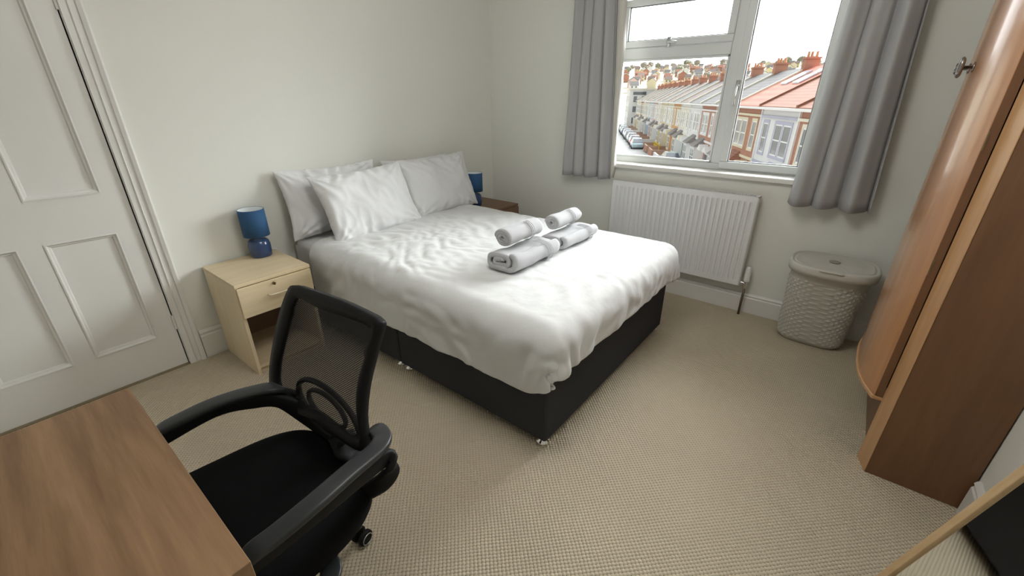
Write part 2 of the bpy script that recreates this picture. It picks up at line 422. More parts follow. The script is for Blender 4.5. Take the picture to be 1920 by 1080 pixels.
# lining: a second cloth a little behind and turned out at the window-side edge
Q = []
for jr, row in enumerate(Pl):
    q = []; tt = jr/26
    for k in range(0, 70, 3):
        x, y, z = row[k]; q.append((x+.014, y, z+.012))
    # turned edge showing toward the glass
    e0 = q[0]; q = [(e0[0]+.030+.012*math.sin(tt*23), e0[1]-.016-.052*tt, e0[2]), (e0[0]+.012, e0[1]-.012-.030*tt, e0[2])]+q
    Q.append(q)
MB().grid(Q).build('curtain_lining', LINING, lc, smooth=True, solid=.003)
Pr = curtain(-2.79, -2.40, -2.71, -2.45, .79, 2.22, 3.1, -.115, .045, 11, 0)
rc = MB().grid(Pr).build('curtain', CURT, smooth=True, solid=.004)
tag(rc, 'grey lined curtain on the right, hanging between the window and the wardrobe', 'curtain')
Q = []
for row in Pr:
    q = [(x+.014, y, z+.012) for x, y, z in row[-80::3]]
    Q.append(q)
MB().grid(Q).build('curtain_lining', LINING, rc, smooth=True, solid=.003)
cp = thing('curtain_pole', 'metal curtain pole above the window holding both curtains', 'curtain pole', (-.1, -1.8, 2.24))
MB().tube([(-.1, -2.85, 2.24), (-.1, -.72, 2.24)], .012, 14).build('pole', CHROME, cp, smooth=True)
for y in (-2.87, -.70): MB().lathe([(.001, -.025), (.018, -.018), (.024, 0), (.018, .018), (.001, .025)], (-.1, y, 2.24), 16, 'y').build('finial', CHROME, cp, smooth=True)
for y in (-2.75, -.78): MB().tube([(-.1, y, 2.24), (-.0005, y, 2.24)], .008, 8).build('bracket', CHROME, cp)

# ------------------------------------------------------------------ radiator
rd = thing('radiator', 'white panel radiator with vertical ridges under the window', 'radiator', (-.06, -1.75, .2))
RY0, RY1, RZ0, RZ1 = -2.243, -1.262, .214, .803
m = MB(); nr = 29; P = []
pitch = (RY1-RY0-.05)/nr; zz = [RZ0, RZ0+.006, RZ0+.035, RZ0+.055, RZ1-.055, RZ1-.035, RZ1-.006, RZ1]
for z in zz:
    row = [(-.09, RY0, z)]
    row.append((-.098, RY0+.006, z)); row.append((-.098, RY0+.025, z))
    g = 1 if (RZ0+.05 < z < RZ1-.05) else 0
    for k in range(nr):
        y = RY0+.025+k*pitch
        row += [(-.098+.0*g, y+pitch*.12, z), (-.098+.009*g, y+pitch*.30, z), (-.098+.009*g, y+pitch*.48, z), (-.098, y+pitch*.66, z), (-.098, y+pitch*.98, z)]
    row += [(-.098, RY1-.006, z), (-.09, RY1, z)]
    P.append(row)
m.grid(P); m.build('front_panel', RADW, rd, bevel=.002, seg=2)
MB().box(-.045, -.035, RY0+.01, RY1-.01, RZ0+.01, RZ1-.02).build('back_panel', RADW, rd, bevel=.003)
for y in (RY0, RY1-.004): MB().box(-.092, -.035, y, y+.004, RZ0, RZ1).build('side_panel', RADW, rd, bevel=.0015)
g = MB(); g.box(-.096, -.09, RY0, RY1, RZ1-.012, RZ1+.002); g.box(-.04, -.034, RY0, RY1, RZ1-.012, RZ1+.002)
k = RY0+.02
g.box(-.096, -.034, RY0, RY0+.02, RZ1-.006, RZ1+.001); g.box(-.096, -.034, RY1-.02, RY1, RZ1-.006, RZ1+.001)
while k < RY1-.02: g.box(-.096, -.034, k, k+.006, RZ1-.006, RZ1+.001); k += .0125
g.build('top_grille', RADW, rd)
for y in (-1.45, -2.05): MB().box(-.036, -.0005, y-.02, y+.02, .3, .7).build('wall_bracket', RADW, rd)
vl = MB(); vl.lathe([(.001, .125), (.013, .124), (.017, .115), (.018, .045), (.021, .035), (.018, .02), (.012, .018)], (-.067, -2.276, .222), 22)
vt = vl.build('valve_head', WHITEP, rd, smooth=True)
b = MB(); b.lathe([(.012, 0), (.012, .03)], (-.067, -2.276, .212), 16); b.tube([(-.067, -2.276, .228), (-.067, -2.24, .228)], .011, 14); b.lathe([(.013, -.012), (.013, .01)], (-.067, -2.276, .205), 6)
b.build('valve_body', CHROME, rd, smooth=False)
MB().tube([(-.067, -2.276, .205), (-.067, -2.276, .0)], .0078, 12).build('pipe', PIPE, rd, smooth=True)
MB().lathe([(.001, 0), (.007, .002), (.007, .008), (.001, .009)], (-.067, -2.2475, .775), 12, 'y').build('bleed_plug', WHITEP, rd, smooth=True)

# ------------------------------------------------------------------ bed
BX0, BX1, BYF, BYM = -1.921, -.615, -1.93, -.978
DTOP = .395
bd = thing('divan_bed', 'charcoal fabric divan bed base in two halves on chrome glides', 'bed', ((BX0+BX1)/2, -.98, 0))
for (y0, y1) in ((BYF, BYM-.002), (BYM+.002, -.02)):
    s = MB().box(BX0, BX1, y0, y1, .035, DTOP).build('base_section', DIVAN, bd, bevel=.012, seg=3)
    for x in (BX0+.034, BX1-.034):
        for y in ((y0+.034, y1-.034)):
            f = MB(); f.lathe([(.018, .038), (.018, .022), (.029, .017), (.031, .006), (.027, 0)], (x, y, 0), 20)
            f.build('glide_foot', CHROME, s, smooth=True)
# mattress with fitted sheet
def rbox_sdf(P, c, h, r):
    q = np.abs(P-c)-(h-r)
    return np.linalg.norm(np.maximum(q, 0), axis=-1)+np.minimum(q.max(axis=-1), 0)-r
MT = .560
mm = MB().box(BX0-.007, BX1-.008, BYF+.01, -.022, DTOP, MT)
mo = mm.build('mattress', SHEET, bevel=.04, seg=5)
tag(mo, 'mattress in white fitted sheet lying on the charcoal divan base', 'mattress')

MB().box(BX0-.0075, BX0+.004, -.50, -.024, .272, .520).build('sheet_edge', SHEET, mo, bevel=.003)
# duvet: cloth relaxed over the mattress by a small position-based solver
def relax_duvet():
    head_y = -.25
    Lw = (BX1-BX0)+.245+.25; Ll = (head_y-BYF)+.165
    nx, ny = 118, 108
    hx, hy = Lw/(nx-1), Ll/(ny-1)
    u = np.arange(nx)*hx; v = np.arange(ny)*hy
    U, V_ = np.meshgrid(u, v, indexing='ij')
    X = BX0-.245+U; Y = head_y-V_
    # pulled-back diagonal at the near head corner
    rs = np.random.RandomState(4)
    P = np.stack([X, Y, np.full_like(X, .66)], -1)
    nz = np.zeros_like(X)
    for i in range(nx):
        for j in range(ny):
            p = Vector((X[i, j]*3.0, Y[i, j]*3.0, 0)); q = Vector((X[i, j]*9.0+4, Y[i, j]*7.0, 3))
            nz[i, j] = noise.noise(p)*.022+noise.noise(q)*.010
    P[..., 2] += nz
    ex = 1.012
    Q = P.copy(); dt = .016
    c1 = np.array([(BX0+BX1)/2, (BYF-.0)/2-.02, (MT+.012)/2]); h1 = np.array([(BX1-BX0)/2+.030, abs(BYF)/2+.022, (MT+.012)/2])
    r1 = .085
    nzr = np.array([[noise.noise(Vector((X[i, j]*6, Y[i, j]*6, 9))) for j in range(ny)] for i in range(nx)])
    rest_x = hx*(ex+.05*nzr); rest_y = hy*(ex+.05*nzr)
    ox = np.maximum(np.maximum(BX0+.06-X, X-(BX1-.06)), 0); oy = np.maximum(BYF+.06-Y, 0)
    cf = 1-.62*np.clip(np.minimum(ox, oy)/.12, 0, 1)
    rest_x = rest_x*cf; rest_y = rest_y*cf
    def constrain(P, a, b, rest, k):
        d = P[b]-P[a]; L = np.linalg.norm(d, axis=-1)+1e-9
        rr = rest if np.isscalar(rest) else rest
        co = (k*.5*(L-rr)/L)[..., None]*d
        P[a] += co; P[b] -= co
    def sl_(ax, s0, off):
        # pairs (i, i+off) with parity s0
        if ax == 0: return (slice(s0, nx-off, 2*off) if False else None)
    idx = []
    for off, k in ((1, 1.0), (2, .04)):
        for par in range(2):
            ia = np.array([i for i in range(0, nx-off) if (i//off) % 2 == par]); ja = np.array([j for j in range(0, ny-off) if (j//off) % 2 == par])
            idx.append(('x', off, k, ia)); idx.append(('y', off, k, ja))
    for it in range(300):
        vel = (P-Q)*.965; Q = P.copy(); P = P+vel; P[..., 2] -= .00016
        for sub in range(3):
            for ax, off, k, ii in idx:
                if ax == 'x':
                    A = P[ii]; B = P[ii+off]; r = rest_x[ii]*off
                    d = B-A; L = np.linalg.norm(d, axis=-1)+1e-9; kk = k if off == 1 else np.where(L < r, k, 0)
                    co = (kk*.5*(L-r)/L)[..., None]*d; P[ii] = A+co; P[ii+off] = B-co
                else:
                    A = P[:, ii]; B = P[:, ii+off]; r = rest_y[:, ii]*off
                    d = B-A; L = np.linalg.norm(d, axis=-1)+1e-9; kk = k if off == 1 else np.where(L < r, k, 0)
                    co = (kk*.5*(L-r)/L)[..., None]*d; P[:, ii] = A+co; P[:, ii+off] = B-co
            for par in range(2):   # shear
                for (sa, sb) in (((0, 0), (1, 1)), ((0, 1), (1, 0))):
                    i0 = np.arange(par, nx-1, 2)
                    A = P[i0+sa[0]][:, sa[1]:ny-1+sa[1]]; B = P[i0+sb[0]][:, sb[1]:ny-1+sb[1]]
                    r = math.hypot(hx, hy); d = B-A; L = np.linalg.norm(d, axis=-1)+1e-9
                    co = (.12*.5*(L-r)/L)[..., None]*d
                    tmp = P[i0+sa[0]]; tmp[:, sa[1]:ny-1+sa[1]] += co; P[i0+sa[0]] = tmp
                    tmp = P[i0+sb[0]]; tmp[:, sb[1]:ny-1+sb[1]] -= co; P[i0+sb[0]] = tmp
        # collision
        e = 1e-4; sd = rbox_sdf(P, c1, h1, r1)
        hit = sd < 0
        if hit.any():
            Ph = P[hit]; g = np.stack([rbox_sdf(Ph+np.eye(3)[k]*e, c1, h1, r1)-rbox_sdf(Ph-np.eye(3)[k]*e, c1, h1, r1) for k in range(3)], -1)
            g /= np.linalg.norm(g, axis=-1, keepdims=True)+1e-9
            newp = Ph-g*sd[hit][:, None]
            # friction
            dq = newp-Q[hit]; dn = (dq*g).sum(-1, keepdims=True)*g; dtan = dq-dn
            newp = newp-dtan*.6
            P[hit] = newp
        P[..., 1] = np.minimum(P[..., 1], -.02)
        # keep clear of neighbouring furniture on the far side
        if it == 200: Q = P.copy()
    return P
DV = relax_duvet()
def crinkle(P):
    nx, ny = P.shape[:2]
    du = np.gradient(P, axis=0); dv_ = np.gradient(P, axis=1); n = np.cross(du, dv_); n /= np.linalg.norm(n, axis=-1, keepdims=True)+1e-9
    if n[nx//2, ny//2, 2] < 0: n = -n
    out = P.copy()
    for i in range(nx):
        for j in range(ny):
            s, t = i/(nx-1)*1.85, j/(ny-1)*1.85
            wx = .35*noise.noise(Vector((s*1.7, t*1.7, 1))); wy = .35*noise.noise(Vector((s*1.7, t*1.7, 8)))
            a = noise.noise(Vector(((s+wx)*11, (t+wy)*7, 2))); b = noise.noise(Vector(((s-wy)*21, (t+wx)*14, 5)))
            side = 1.0-min(1, max(0, (P[i, j, 2]-.45)/.12))
            top = (1-side)*(.35+.65*min(1, max(0, noise.noise(Vector((s*1.3, t*1.3, 30)))*1.6+.55)))
            h = top*(.0055*(1-abs(a)*3.2)+.0032*(1-abs(b)*3))
            # drapes: slanting folds that spread away from the near corner
            q = P[i, j]; ang = math.atan2(q[1]-(BYF+.55), q[0]-(BX0+.45))
            crn = math.exp(-((q[0]-BX0)**2+(q[1]-BYF)**2)/.09); h += side*((.0055+.008*crn)*math.sin(ang*(19)+9*wx+a*4)*(.4+1.2*abs(noise.noise(Vector((s*2, t*2, 44)))))+.004*(1-abs(a)*3))
            if q[0] < BX0+.05:
                nf = min(1, max(0, (-.75-q[1])/.7)); h += side*nf*(.0015+.011*max(0, noise.noise(Vector((q[1]*3.1, q[2]*2, 77)))+.15))*math.sin(2*PI*(q[1]+.55*q[2]+.05*wx*4)/(.125+.06*noise.noise(Vector((q[1]*1.3, 5, 2)))))*(.5+abs(b)*2)
            out[i, j] = P[i, j]+n[i, j]*h
    return out
DV = crinkle(DV)
m = MB(); m.grid([[tuple(p) for p in row] for row in DV])
dv = m.build('duvet', LINEN, smooth=True, subd=1, solid=.014, solid_off=1)
tag(dv, 'white rumpled duvet spread over the bed and hanging over its foot', 'duvet')

# ------------------------------------------------------------------ pillows
def pillow(name, label, w, h, th, M, seed, flange=0.0):
    nu, nv = 64, 48; rnd = random.Random(seed); off = Vector((rnd.uniform(0, 50), rnd.uniform(0, 50), 0))
    def pt(u, v, side):
        cx = 1-.075*(1-v*v)*(abs(u)**3); cy = 1-.085*(1-u*u)*(abs(v)**3)
        x = u*w/2*cx; y = v*h/2*cy
        b = max(0, (1-abs(u)**2.6))**.55*max(0, (1-abs(v)**2.6))**.55
        z = side*th/2*b
        # creases: run in from corners and edges
        e = max(abs(u), abs(v)); wr = 0
        ang = math.atan2(v-math.copysign(1, v), u-math.copysign(1, u))
        rad = math.hypot(u-math.copysign(1, u), v-math.copysign(1, v))
        wr += .011*math.sin(ang*16+seed)*math.exp(-rad*2.6)
        p = Vector((u*2.2, v*1.8, seed+side*3))+off
        wr += .018*noise.noise(p*.8)+.008*(.5-abs(noise.noise(Vector((p.x*2.2+p.y*.8, p.y*.9-p.x*.5, p.z)))))
        wr += .010*math.sin(u*21+noise.noise(p)*5)*max(0, abs(v)-.55)*1.8
        z += wr*min(1, b*2.2)*1.35
        # ruffled seam
        x += .006*noise.noise(Vector((v*9, seed, 1)))*abs(u)**6; y += .008*noise.noise(Vector((u*11, seed, 2)))*abs(v)**6
        return M @ Vector((x, y, z))
    m = MB()
    for side in (1, -1):
        m.grid([[pt(-1+2*i/nu, -1+2*j/nv, side) for j in range(nv+1)] for i in range(nu+1)])
    bmesh.ops.remove_doubles(m.bm, verts=m.bm.verts, dist=.0006)
    o = m.build(name, LINEN2, smooth=True, subd=1)
    return tag(o, label, 'pillow')
def pose(cx, cy, cz, tilt, yaw=0, roll=0):
    # pillow plane: x along bed width, y = height; tilt back from vertical toward the wall
    return Matrix.Translation((cx, cy, cz)) @ Matrix.Rotation(yaw, 4, 'Z') @ Matrix.Rotation(PI/2-tilt, 4, 'X') @ Matrix.Rotation(roll, 4, 'Z')
pillow('pillow', 'white pillow at the back left, leaning on the wall behind the front left pillow', .68, .42, .105, pose(-1.64, -.09, .775, math.radians(12), 0, math.radians(0)), 1)
pillow('pillow', 'white pillow at the back right, mostly hidden behind the far right pillow', .64, .40, .10, pose(-.93, -.08, .765, math.radians(10), 0, 0), 5)
pillow('pillow', 'white plump pillow at the front left, leaning on the back left pillow', .69, .44, .145, pose(-1.51, -.27, .755, math.radians(24), math.radians(2), math.radians(2)), 2)
pillow('pillow', 'white pillow at the far right of the bed head, beside the small blue lamp', .68, .44, .135, pose(-.86, -.215, .765, math.radians(20), math.radians(0), math.radians(1)), 3)

# ------------------------------------------------------------------ towels
def towel(name, label, x0, x1, yc, z0, wy, hz, turns, th, group, loose=0.0, flat=.5, a0=0.0):
    """a cloth strip wound into a spiral in the y-z plane and run along x"""
    n = int(26*turns); cl = []
    for k in range(n+1):
        t = k/n; a = a0+2*PI*turns*t
        sh = 1-t*(1-.16)
        A = (wy/2-th/2)*sh; B = (hz/2-th/2)*sh
        q = flat
        c_, s_ = math.cos(a), math.sin(a)
        y = A*math.copysign(abs(c_)**q, c_); z = B*math.copysign(abs(s_)**(q+.25), s_)
        cl.append((yc+y, z0+hz/2+z))
    # band outline
    left, right = [], []
    for i, p in enumerate(cl):
        a = cl[max(0, i-1)]; b = cl[min(len(cl)-1, i+1)]
        d = Vector((b[0]-a[0], b[1]-a[1])); d.normalize(); nn = Vector((-d.y, d.x))*(th*.47)
        e = 1.0 if 0 < i < len(cl)-1 else .5
        left.append((p[0]+nn.x*e, p[1]+nn.y*e)); right.append((p[0]-nn.x*e, p[1]-nn.y*e))
    outl = left+right[::-1]; L = len(outl)
    nxs = 22; P = []
    for k in range(nxs+1):
        t = k/nxs; x = x0+(x1-x0)*t; row = []
        endf = min(1, min(t, 1-t)*14)
        rnd_ = math.sin(endf*PI/2)
        for i, (y, z) in enumerate(outl):
            dy = (y-yc); dz = z-(z0+hz/2); f = 1-.05*(1-rnd_)
            if loose: lift = 1+loose*max(0, 1-t/.35)**1.5; dz = (dz+hz/2)*lift-hz/2 if dz > -hz*.3 else dz
            wob = .004*noise.noise(Vector((x*14, y*18, z*18)))
            row.append((x+(.008*noise.noise(Vector((i*.22, k*.01, 3)))*(1-endf)), yc+dy*f+wob, max(z0+.0005, z0+hz/2+dz*f+wob)))
        P.append(row)
    # caps as quads between the two sides of the band
    m = MB()
    V = [[m.bm.verts.new(p) for p in row] for row in P]
    for k in range(nxs):
        for i in range(L): m.bm.faces.new((V[k][i], V[k+1][i], V[k+1][(i+1) % L], V[k][(i+1) % L]))
    for k in (0, nxs):
        for i in range(n): m.bm.faces.new((V[k][i], V[k][i+1], V[k][L-2-i], V[k][L-1-i]))
    o = m.build(name, TERRY, smooth=True)
    tag(o, label, 'towel', group)
    return o
def bands(par, xc, yc, z0, wy, hz, count=4, flat=.5):
    for k in range(count):
        x = xc+k*.013
        pts = []
        for i in range(15):
            a = -1.45+i/14*3.0
            c_, s_ = math.cos(a), math.sin(a)
            y = -(wy/2+.0004)*math.copysign(abs(c_)**flat, c_); z = (hz/2+.0004)*math.copysign(abs(s_)**(flat+.25), s_)
            pts.append((x, yc+y, max(z0+.002, z0+hz/2+z)))
        MB().tube(pts, .0017, 6).build('woven_band', TERRY, par, smooth=True)
def top_z(x, y, r=.05):
    d = np.hypot(DV[..., 0]-x, DV[..., 1]-y); k = d < r
    return float(DV[..., 2][k].max())+.014
def rest_z(x0, x1, y0, y1):
    k = (DV[..., 0] > x0) & (DV[..., 0] < x1) & (DV[..., 1] > y0) & (DV[..., 1] < y1) & (DV[..., 2] > .5)
    return float(np.quantile(DV[..., 2][k], .93))+.012
TZ1 = rest_z(-1.6, -1.22, -1.54, -1.33)
TZ2 = rest_z(-1.15, -.80, -1.54, -1.33)
bt1 = towel('bath_towel', 'white folded bath towel nearest the camera, under the nearer rolled towel', -1.615, -1.235, -1.435, TZ1, .225, .098, 2.15, .022, 'folded towels on the duvet', loose=.16, a0=PI*.62)
bands(bt1, -1.36, -1.435, TZ1, .225, .098)
bt2 = towel('bath_towel', 'white folded bath towel farther from the camera, nearer the window', -1.165, -.80, -1.435, TZ2, .21, .085, 2.15, .020, 'folded towels on the duvet', a0=PI*.62)
bands(bt2, -.92, -1.435, TZ2, .21, .085)
ht1 = towel('hand_towel', 'rolled white hand towel on the bath towel nearest the camera', -1.55, -1.27, -1.40, TZ1+.099, .118, .098, 3.0, .0145, 'rolled towels on top', flat=.9)
bands(ht1, -1.385, -1.40, TZ1+.099, .118, .098, 3, .9)
ht2 = towel('hand_towel', 'rolled white hand towel on the bath towel nearer the window', -1.12, -.86, -1.40, TZ2+.086, .108, .092, 3.0, .0135, 'rolled towels on top', flat=.9)
bands(ht2, -.97, -1.40, TZ2+.086, .108, .092, 3, .9)

# ------------------------------------------------------------------ nightstands and lamps
def nightstand(x0, label, BEECH=BEECH, BEECHV=BEECHV):
    w_ = .378; x1 = x0+w_; D = .432; H = .526; t = .016
    r = thing('nightstand', label, 'nightstand', (x0+w_/2, -.22, 0), None)
    MB().box(x0-.002, x1+.002, -D-.006, -.02, H-.018, H).build('top', BEECH, r, bevel=.002)
    for a in (x0, x1-t): MB().box(a, a+t, -D, -.02, 0, H-.018).build('side_panel', BEECHV, r, bevel=.001)
    MB().box(x0+t, x1-t, -.03, -.022, .03, H-.018).build('back_panel', BROWNIN, r)  # back and divider: dark brown paints in the pale nightstand's inner shade
    MB().box(x0+t, x1-t, -D+.005, -.03, .035, .05).build('shelf', BEECH, r)
    MB().box(x0+t, x1-t, -D+.02, -D+.034, 0, .035).build('plinth', BEECH, r)
    MB().box(x0+t, x1-t, -D+.012, -.03, .333, .343).build('divider', BROWNIN, r)
    d = MB().box(x0+.003, x1-.003, -D-.016, -D-.001, .345, H-.021).build('drawer', BEECH, r, bevel=.0015)
    xc = (x0+x1)/2; y = -D-.016
    MB().tube(smooth_path([(xc-.052, y, .434), (xc-.050, y-.014, .434), (xc-.035, y-.022, .434), (xc+.035, y-.022, .434), (xc+.050, y-.014, .434), (xc+.052, y, .434)]), .0045, 10).build('handle', mat('cream_handle', (.72, .62, .45), .4), d, smooth=True)
    k = MB(); k.lathe([(.001, -.004), (.009, -.003), (.010, 0)], (xc-.012, y, .486), 18, 'y').build('lock', BRASS, d, smooth=True)
    kk = MB(); kk.box(xc-.013, xc-.011, y-.016, y-.003, .478, .494); kk.build('key', BRASS, d, bevel=.0008)
    return r
nightstand(-2.434, 'pale beech nightstand by the door side of the bed, with key in drawer')
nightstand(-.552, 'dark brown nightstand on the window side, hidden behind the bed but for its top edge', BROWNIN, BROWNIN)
def bedlamp(x, y, label):
    z = .526; r = thing('bedside_lamp', label, 'lamp', (x, y, z))
    MB().lathe([(.001, 0), (.050, 0), (.055, .004), (.058, .03), (.058, .07), (.052, .092), (.040, .103), (.015, .108), (.001, .108)], (x, y, z), 40).build('lamp_base', BLUEC, r, smooth=True)
    MB().lathe([(.010, .105), (.010, .20)], (x, y, z), 14).build('lamp_stem', WHITEP, r)
    MB().lathe([(.0665, .122), (.0655, .272)], (x, y, z), 48, cap=False).build('lamp_shade', BLUEF, r, smooth=True, solid=.0016)
    MB().lathe([(.0645, .123), (.0635, .271)], (x, y, z), 48, cap=False).build('shade_lining', mat('pale_shade_lining', (.75, .80, .82), .7), r, smooth=True, solid=.0008)
    rg = MB()
    for k in range(3):
        a = k*2*PI/3; rg.tube([(x, y, z+.20), (x+.063*math.cos(a), y+.063*math.sin(a), z+.255)], .0012, 6)
    rg.build('shade_ring', WHITEP, r)
    return r
bedlamp(-2.152, -.088, 'blue bedside lamp standing on the pale nightstand near the door')
bedlamp(-.462, -.20, 'small blue bedside lamp beyond the pillows, on the window side')
cb = MB().tube(smooth_path([(-2.11, -.05, .530), (-2.075, -.035, .5305), (-2.05, -.05, .530), (-2.035, -.03, .529)]), .003, 8).build('lamp_cable', WHITEP, smooth=True)
tag(cb, 'short white cable end lying on the near nightstand behind the lamp', 'cable')

# ------------------------------------------------------------------ laundry basket
lb = thing('laundry_basket', 'stone grey woven plastic laundry basket with lid by the window wall', 'laundry basket', (-.16, -2.69, 0))
def sup(a, n=3.2):
    c_, s_ = math.cos(a), math.sin(a)
    return math.copysign(abs(c_)**(2/n), c_), math.copysign(abs(s_)**(2/n), s_)
def basket():
    nA, nZ = 288, 120; P = []
    for j in range(nZ+1):
        t = j/nZ; z = .004+t*.47
        hx = .112+.047*t; hy = .165+.022*t; cx = -.150-.048*t; cy = -2.690-.005*t
        sh = 1-.10*max(0, 1-t*14)**2
        row = []
        for i in range(nA):
            a = 2*PI*i/nA; c_, s_ = sup(a)
            wv = 0
            if .04 < t < .90:
                ci = i/6.0; rj = j/4.0
                par = (int(ci)+int(rj)) % 2
                wv = .0050*abs(math.sin(PI*ci))**.6*abs(math.sin(PI*rj))**.6*(1 if par else .12)
            row.append((cx+(hx*sh+wv)*c_, cy+(hy*sh+wv)*s_, z))
        P.append(row)
    m = MB(); m.grid(P, closed_v=True); m.bm.verts.ensure_lookup_table()
    m.bm.faces.new([m.bm.verts[i] for i in range(nA)][::-1])
    return m
basket().build('basket_body', BASK, lb, smooth=True)
m = MB(); prof = [(1.03, 0), (1.075, .003), (1.085, .02), (1.08, .042), (1.05, .050), (1.0, .051), (.985, .044), (.96, .044), (.95, .049), (.90, .049), (.87, .045), (.75, .0475), (.60, .0485), (.45, .049), (.30, .0495), (.05, .050)]
P = []
for s_f, h in prof:
    row = []
    for i in range(120):
        a = 2*PI*i/120; c_, s_ = sup(a, 2.9)
        wz = .0022*abs(math.sin(i*PI/4))*(1 if .2 < s_f < .93 else 0)
        row.append((-.222+.163*s_f*c_, -2.700+.193*s_f*s_, .472+h+wz))
    P.append(row)
m.grid(P, closed_v=True, cap=True); lid = m.build('lid', BASK, lb, smooth=True)
MB().tube(smooth_path([(-.222-.165, -2.75, .512), (-.222-.178, -2.745, .516), (-.222-.179, -2.70, .517), (-.222-.178, -2.655, .516), (-.222-.165, -2.65, .512)]), .006, 8).build('lid_lip', BASK, lid, smooth=True)
g = MB(); g.lathe([(.020, .0), (.026, .002), (.027, .0035), (.020, .001), (.001, -.002)], (-.222, -2.70, .523), 24); g.build('finger_grip', mat('stone_grey_dark_grip', (.34, .33, .29), .5), lid, smooth=True)  # dished grip in a darker grey than the lid

# ------------------------------------------------------------------ wardrobe
wd = thing('wardrobe', 'tall varnished orange wood wardrobe with bowed doors against the right wall', 'wardrobe', (-.82, -3.12, 0))
WX0, WX1, WYF, WZ = -1.224, -.40, -2.993, 1.93
def front(x):
    """bowed front in plan: y at x"""
    a, b = -1.14, -.484
    t = (x-a)/(b-a); t = min(max(t, 0), 1)
    return -2.940+.058*(1-abs(2*t-1)**2.6)
WB = W+.004
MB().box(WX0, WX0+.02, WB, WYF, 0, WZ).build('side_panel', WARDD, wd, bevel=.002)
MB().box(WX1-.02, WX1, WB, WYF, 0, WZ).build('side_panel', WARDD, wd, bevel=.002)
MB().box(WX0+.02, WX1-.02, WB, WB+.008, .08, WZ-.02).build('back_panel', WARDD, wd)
# corner stiles, angled out towards the doors
for sx, e0, e1 in ((1, WX0-.001, -1.142), (-1, WX1+.001, -.482)):
    poly = [(e0, WYF), (e0, WYF+.003), (e1, -2.966), (e1, -2.985)]
    if sx < 0: poly = poly[::-1]
    MB().prism(poly, lambda p: (p[0], p[1], 0), lambda p: (p[0], p[1], WZ)).build('corner_stile', WEDGE, wd, bevel=.0015)
def bow_slab(x0, x1, z0, z1, off0, off1, n=28):
    xs_ = [x0+(x1-x0)*i/n for i in range(n+1)]
    poly = [(x, front(x)+off1) for x in xs_]+[(x, front(x)+off0) for x in xs_[::-1]]
    return MB().prism(poly, lambda p: (p[0], p[1], z0), lambda p: (p[0], p[1], z1))
def bow_mesh(x0, x1, z0, z1, off0, off1, n=28):
    m = MB(); xs_ = [x0+(x1-x0)*i/n for i in range(n+1)]
    ring = lambda z: [(x, front(x)+off1, z) for x in xs_]+[(x, front(x)+off0, z) for x in xs_[::-1]]
    m.grid([ring(z0), ring(z1)], closed_v=True)
    # caps
    for z in (z0, z1):
        A = [m.bm.verts.new((x, front(x)+off1, z)) for x in xs_]; B = [m.bm.verts.new((x, front(x)+off0, z)) for x in xs_]
        for i in range(n): m.bm.faces.new((A[i], A[i+1], B[i+1], B[i]))
    bmesh.ops.remove_doubles(m.bm, verts=m.bm.verts, dist=1e-5)
    return m
DB = .300
for k, (x0, x1) in enumerate(((-1.140, -.8135), (-.8105, -.484))):
    d = bow_mesh(x0, x1, DB, WZ-.05, -.024, 0).build('door', WARD, wd, bevel=.002)
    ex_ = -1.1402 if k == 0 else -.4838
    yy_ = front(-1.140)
    MB().box(ex_-.0012, ex_+.0012, yy_-.0235, yy_-.001, DB+.001, WZ-.051).build('shaded_door_edge', WARDD, d)  # same varnish as the door; the darker strip paints shade on its edge
    hx_ = -1.1425 if k == 0 else -.4815
    for z in (.835, 1.24):
        MB().box(hx_-.0015, hx_+.0015, -2.9445, -2.9405, z-.028, z+.028).build('hinge', BRASS, d)
bow_mesh(-1.142, -.482, DB-.018, DB-.002, -.03, .006).build('base_moulding', WEDGE, wd, bevel=.003)
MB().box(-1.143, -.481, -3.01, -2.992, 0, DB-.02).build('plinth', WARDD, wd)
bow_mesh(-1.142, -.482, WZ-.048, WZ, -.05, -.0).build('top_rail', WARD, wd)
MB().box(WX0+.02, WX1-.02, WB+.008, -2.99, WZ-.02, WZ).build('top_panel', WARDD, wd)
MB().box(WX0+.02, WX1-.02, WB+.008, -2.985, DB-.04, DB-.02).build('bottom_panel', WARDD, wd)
kx, kz = -.862, 1.452; ky = front(kx)
kb = MB(); kb.lathe([(.016, 0), (.016, .003), (.005, .005), (.005, .026)], (kx, ky, kz), 16, 'y')
knob_root = kb.build('knob', SMOKE, wd, smooth=True)
kt = MB(); nn = 40; P = []
for r_, h in ((.001, .040), (.016, .040), (.021, .036), (.022, .031), (.018, .026), (.001, .025)):
    P.append([(kx+r_*math.cos(2*PI*i/nn)*(1+.06*math.cos(10*PI*i/nn)), ky+h, kz+1.45*r_*math.sin(2*PI*i/nn)*(1+.06*math.cos(10*PI*i/nn))) for i in range(nn)])
kt.grid(P, closed_v=True); kt.build('knob_face', SMOKE, knob_root, smooth=True)
kx2 = -.765; kb = MB(); kb.lathe([(.016, 0), (.016, .003), (.005, .005), (.005, .026), (.018, .03), (.018, .036), (.001, .04)], (kx2, front(kx2), kz), 16, 'y').build('knob', SMOKE, wd, smooth=True)
